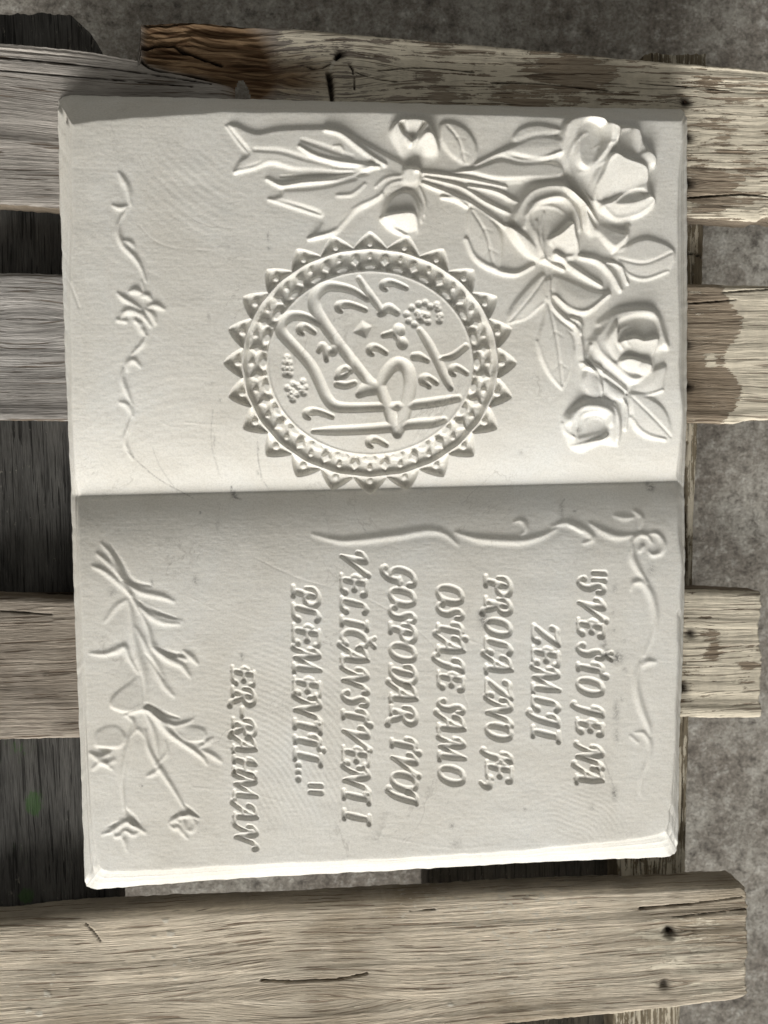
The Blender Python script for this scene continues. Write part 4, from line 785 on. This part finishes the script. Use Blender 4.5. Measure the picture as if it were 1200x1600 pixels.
py = yT(110+s*954)*(1-t)+yB(150+s*889)*t
chip = (vnoise(1, NY, 9, 40, 201)[0]-.5)*2.0+(vnoise(1, NY, 9, 14, 202)[0]-.5)*0.7; chip2 = (vnoise(1, NY, 9, 36, 203)[0]-.5)*2.6+(vnoise(1, NY, 9, 12, 204)[0]-.5)*0.9
xl = xL(py[:, :1])+chip[:, None]*0.7; xr = xR(py[:, -1:])+chip2[:, None]
px = xl*(1-s)+xr*s
chb = (vnoise(1, NX, 9, 24, 205)[0]-.5)*1.8+(vnoise(1, NX, 9, 9, 206)[0]-.5)*0.8; cht = (vnoise(1, NX, 9, 30, 207)[0]-.5)*1.8
py = py+cht[None]*(1-t)**8*(1-np.clip(t*20, 0, 1))+chb[None]*np.clip(1-(1-t)*20, 0, 1)
zb = zbase(px, py)
P = unproj(px, py, zb)
fx = np.clip((px-X0)*SR, 0, RW_-1.01); fy = np.clip((py-Y0)*SR, 0, RH_-1.01); ix, iy = fx.astype(int), fy.astype(int); ax, ay = fx-ix, fy-iy
def samp(A): return (A[iy, ix]*(1-ax)+A[iy, ix+1]*ax)*(1-ay)+(A[iy+1, ix]*(1-ax)+A[iy+1, ix+1]*ax)*ay
dfold = py-foldy(px)
crease = -0.9*np.exp(-((dfold-3)/3.5)**2)
edge_d = np.minimum(np.minimum((px-xl), (xr-px)), np.minimum((py-py[:1]), (py[-1:]-py)))
hm = samp(H)+crease-1.6*np.exp(-np.maximum(edge_d, 0)/1.6)
P[..., 2] += hm*PXM
# crooked vertical shift of the relief keeps to the surface normal closely enough at this scale
dx = np.gradient(P, axis=1); dy = np.gradient(P, axis=0); N = np.cross(dy, dx); N /= np.linalg.norm(N, axis=-1, keepdims=True); N *= np.sign(N[..., 2:3])
lb = LAB[(iy[:-1, :-1]+1).clip(0, RH_-1), ix[:-1, :-1]].ravel()
fc = grid_faces(NY, NX); upper = (dfold[:-1, :-1].ravel() < 0); Pv = P.reshape(-1, 3); Nv = N.reshape(-1, 3); stv = samp(ST).ravel()
def sub(name, sel, parent, label=None):
    f = fc[sel]
    if len(f) == 0: return None
    u, inv = np.unique(f, return_inverse=True); f2 = inv.reshape(-1, 4)
    o = link(name, mesh(name, Pv[u], f2, normals=Nv[u], attrs={'stain': stv[u]}), parent, MARBLE)
    if label: o['label'] = label
    return o
page_u = sub('page', (lb == 0) & upper, book, 'upper page with the rose spray and oval medallion')
page_l = sub('page', (lb == 0) & ~upper, book, 'lower page with the inscription')
for k in range(1, len(parts)):
    sel = lb == k
    if not sel.any(): continue
    sub(parts[k][0], sel, page_u if upper[sel].mean() > 0.5 else page_l, parts[k][1])

# flanks: sloping page edges from the page rim down to the bottom outline of the stone
PROF = {'T': [(0, 0), (.10, .07), (.25, .2), (.45, .38), (.62, .52), (.68, .62), (.9, .8), (1, 1)],
        'B': [(0, 0), (.03, .10), (.12, .15), (.30, .22), (.36, .36), (.44, .42), (.58, .50), (.64, .60), (.80, .72), (.95, .84), (1, 1)],
        'L': [(0, 0), (.06, .10), (.20, .17), (.34, .22), (.40, .42), (.46, .52), (.65, .60), (.88, .68), (.95, .76), (1, 1)],
        'R': [(0, 0), (.06, .12), (.30, .22), (.36, .38), (.60, .50), (.66, .62), (.92, .74), (1, 1)]}
oT = lin((91, 158), (98, 152), (110, 149), (350, 154), (750, 165), (1062, 171), (1069, 176)); oB = lin((135, 1385), (142, 1388), (170, 1387), (260, 1380), (400, 1369), (820, 1346), (1046, 1336), (1054, 1334), (1057, 1329))
oL = lin((158, 91), (500, 103), (1385, 135)); oR = lin((176, 1069), (340, 1068.5), (640, 1068), (900, 1065), (1168, 1058), (1329, 1057))
def flank(side, label):
    if side in 'TB':
        r = 0 if side == 'T' else NY-1; inner = P[r]; q = np.linspace(0, 1, NX)
        a, b = (91, 1069) if side == 'T' else (135, 1057); x = a+(b-a)*q; y = (oT if side == 'T' else oB)(x)
    else:
        c = 0 if side == 'L' else NX-1; inner = P[:, c]; q = np.linspace(0, 1, NY)
        a, b = (158, 1385) if side == 'L' else (176, 1329); y = a+(b-a)*q; x = (oL if side == 'L' else oR)(y)
    n = len(q); outer = unproj(x, y, np.full(n, 0.0004))
    outer[:, :2] += ((vnoise(1, n, 9, 9, ord(side))[0]-.5)*0.0006)[:, None]
    st = {'T': 0.85, 'B': 1.0, 'L': 1.0, 'R': 1.0}[side]
    rows = []; prof = np.array(PROF[side])
    for k, (l_, dz) in enumerate(prof):
        w = 0.0 if k in (0, len(prof)-1) else 1.0
        R = inner.copy(); jit = w*0.10*(vnoise(1, n, 9, 150, 7*k+ord(side))[0]-.5)+w*0.035*(vnoise(1, n, 9, 30, 9*k+ord(side))[0]-.5)
        bl = sm(np.minimum(np.arange(n), np.arange(n)[::-1])/14.)
        ll = np.clip(l_+jit*bl, 0, 1)[:, None]; dd = np.clip((l_*0.55+dz*0.45 if side == 'T' else dz)+jit*0.4, 0, 1); dd = l_*(1-bl)+dd*bl
        R[:, :2] = inner[:, :2]*(1-ll)+outer[:, :2]*ll; R[:, 2] = inner[:, 2]*(1-dd)+outer[:, 2]*dd
        rows.append(R)
    # refine between rows
    rr = []
    for i_, (a_, b_) in enumerate(zip(rows[:-1], rows[1:])):
        for j_ in range(4):
            R = a_*(1-j_/4)+b_*(j_/4)
            if i_+j_ > 0: R[:, 2] += 0.00018*math.sin((i_*4+j_)*2.3)*bl*(0.3+1.4*vnoise(1, n, 9, 70, 300+i_*4+j_)[0])      # fine page lines
            rr.append(R)
    rr.append(rows[-1]); G = np.stack(rr)          # rows x n x 3
    f = grid_faces(len(rr), n)
    if side in 'TR': f = f[:, ::-1]
    me = mesh('page_edge', G.reshape(-1, 3), f, attrs={'stain': np.zeros(G.shape[0]*n)})
    o = link('page_edge', me, book, MARBLE); o['label'] = label
    return outer
eT = flank('T', 'sloping stone page edge along the head of the book'); eB = flank('B', 'bright sloping page edge along the foot of the book')
eL = flank('L', 'narrow page edge down the left side'); eR = flank('R', 'narrow chipped page edge down the right side')
ring = np.vstack([eT[::10], eR[::10], eB[::-10], eL[::-10]]); 
me = bpy.data.meshes.new('underside'); me.from_pydata([tuple(v) for v in ring], [], [tuple(range(len(ring)))]); me.update()
link('underside', me, book, MARBLE)
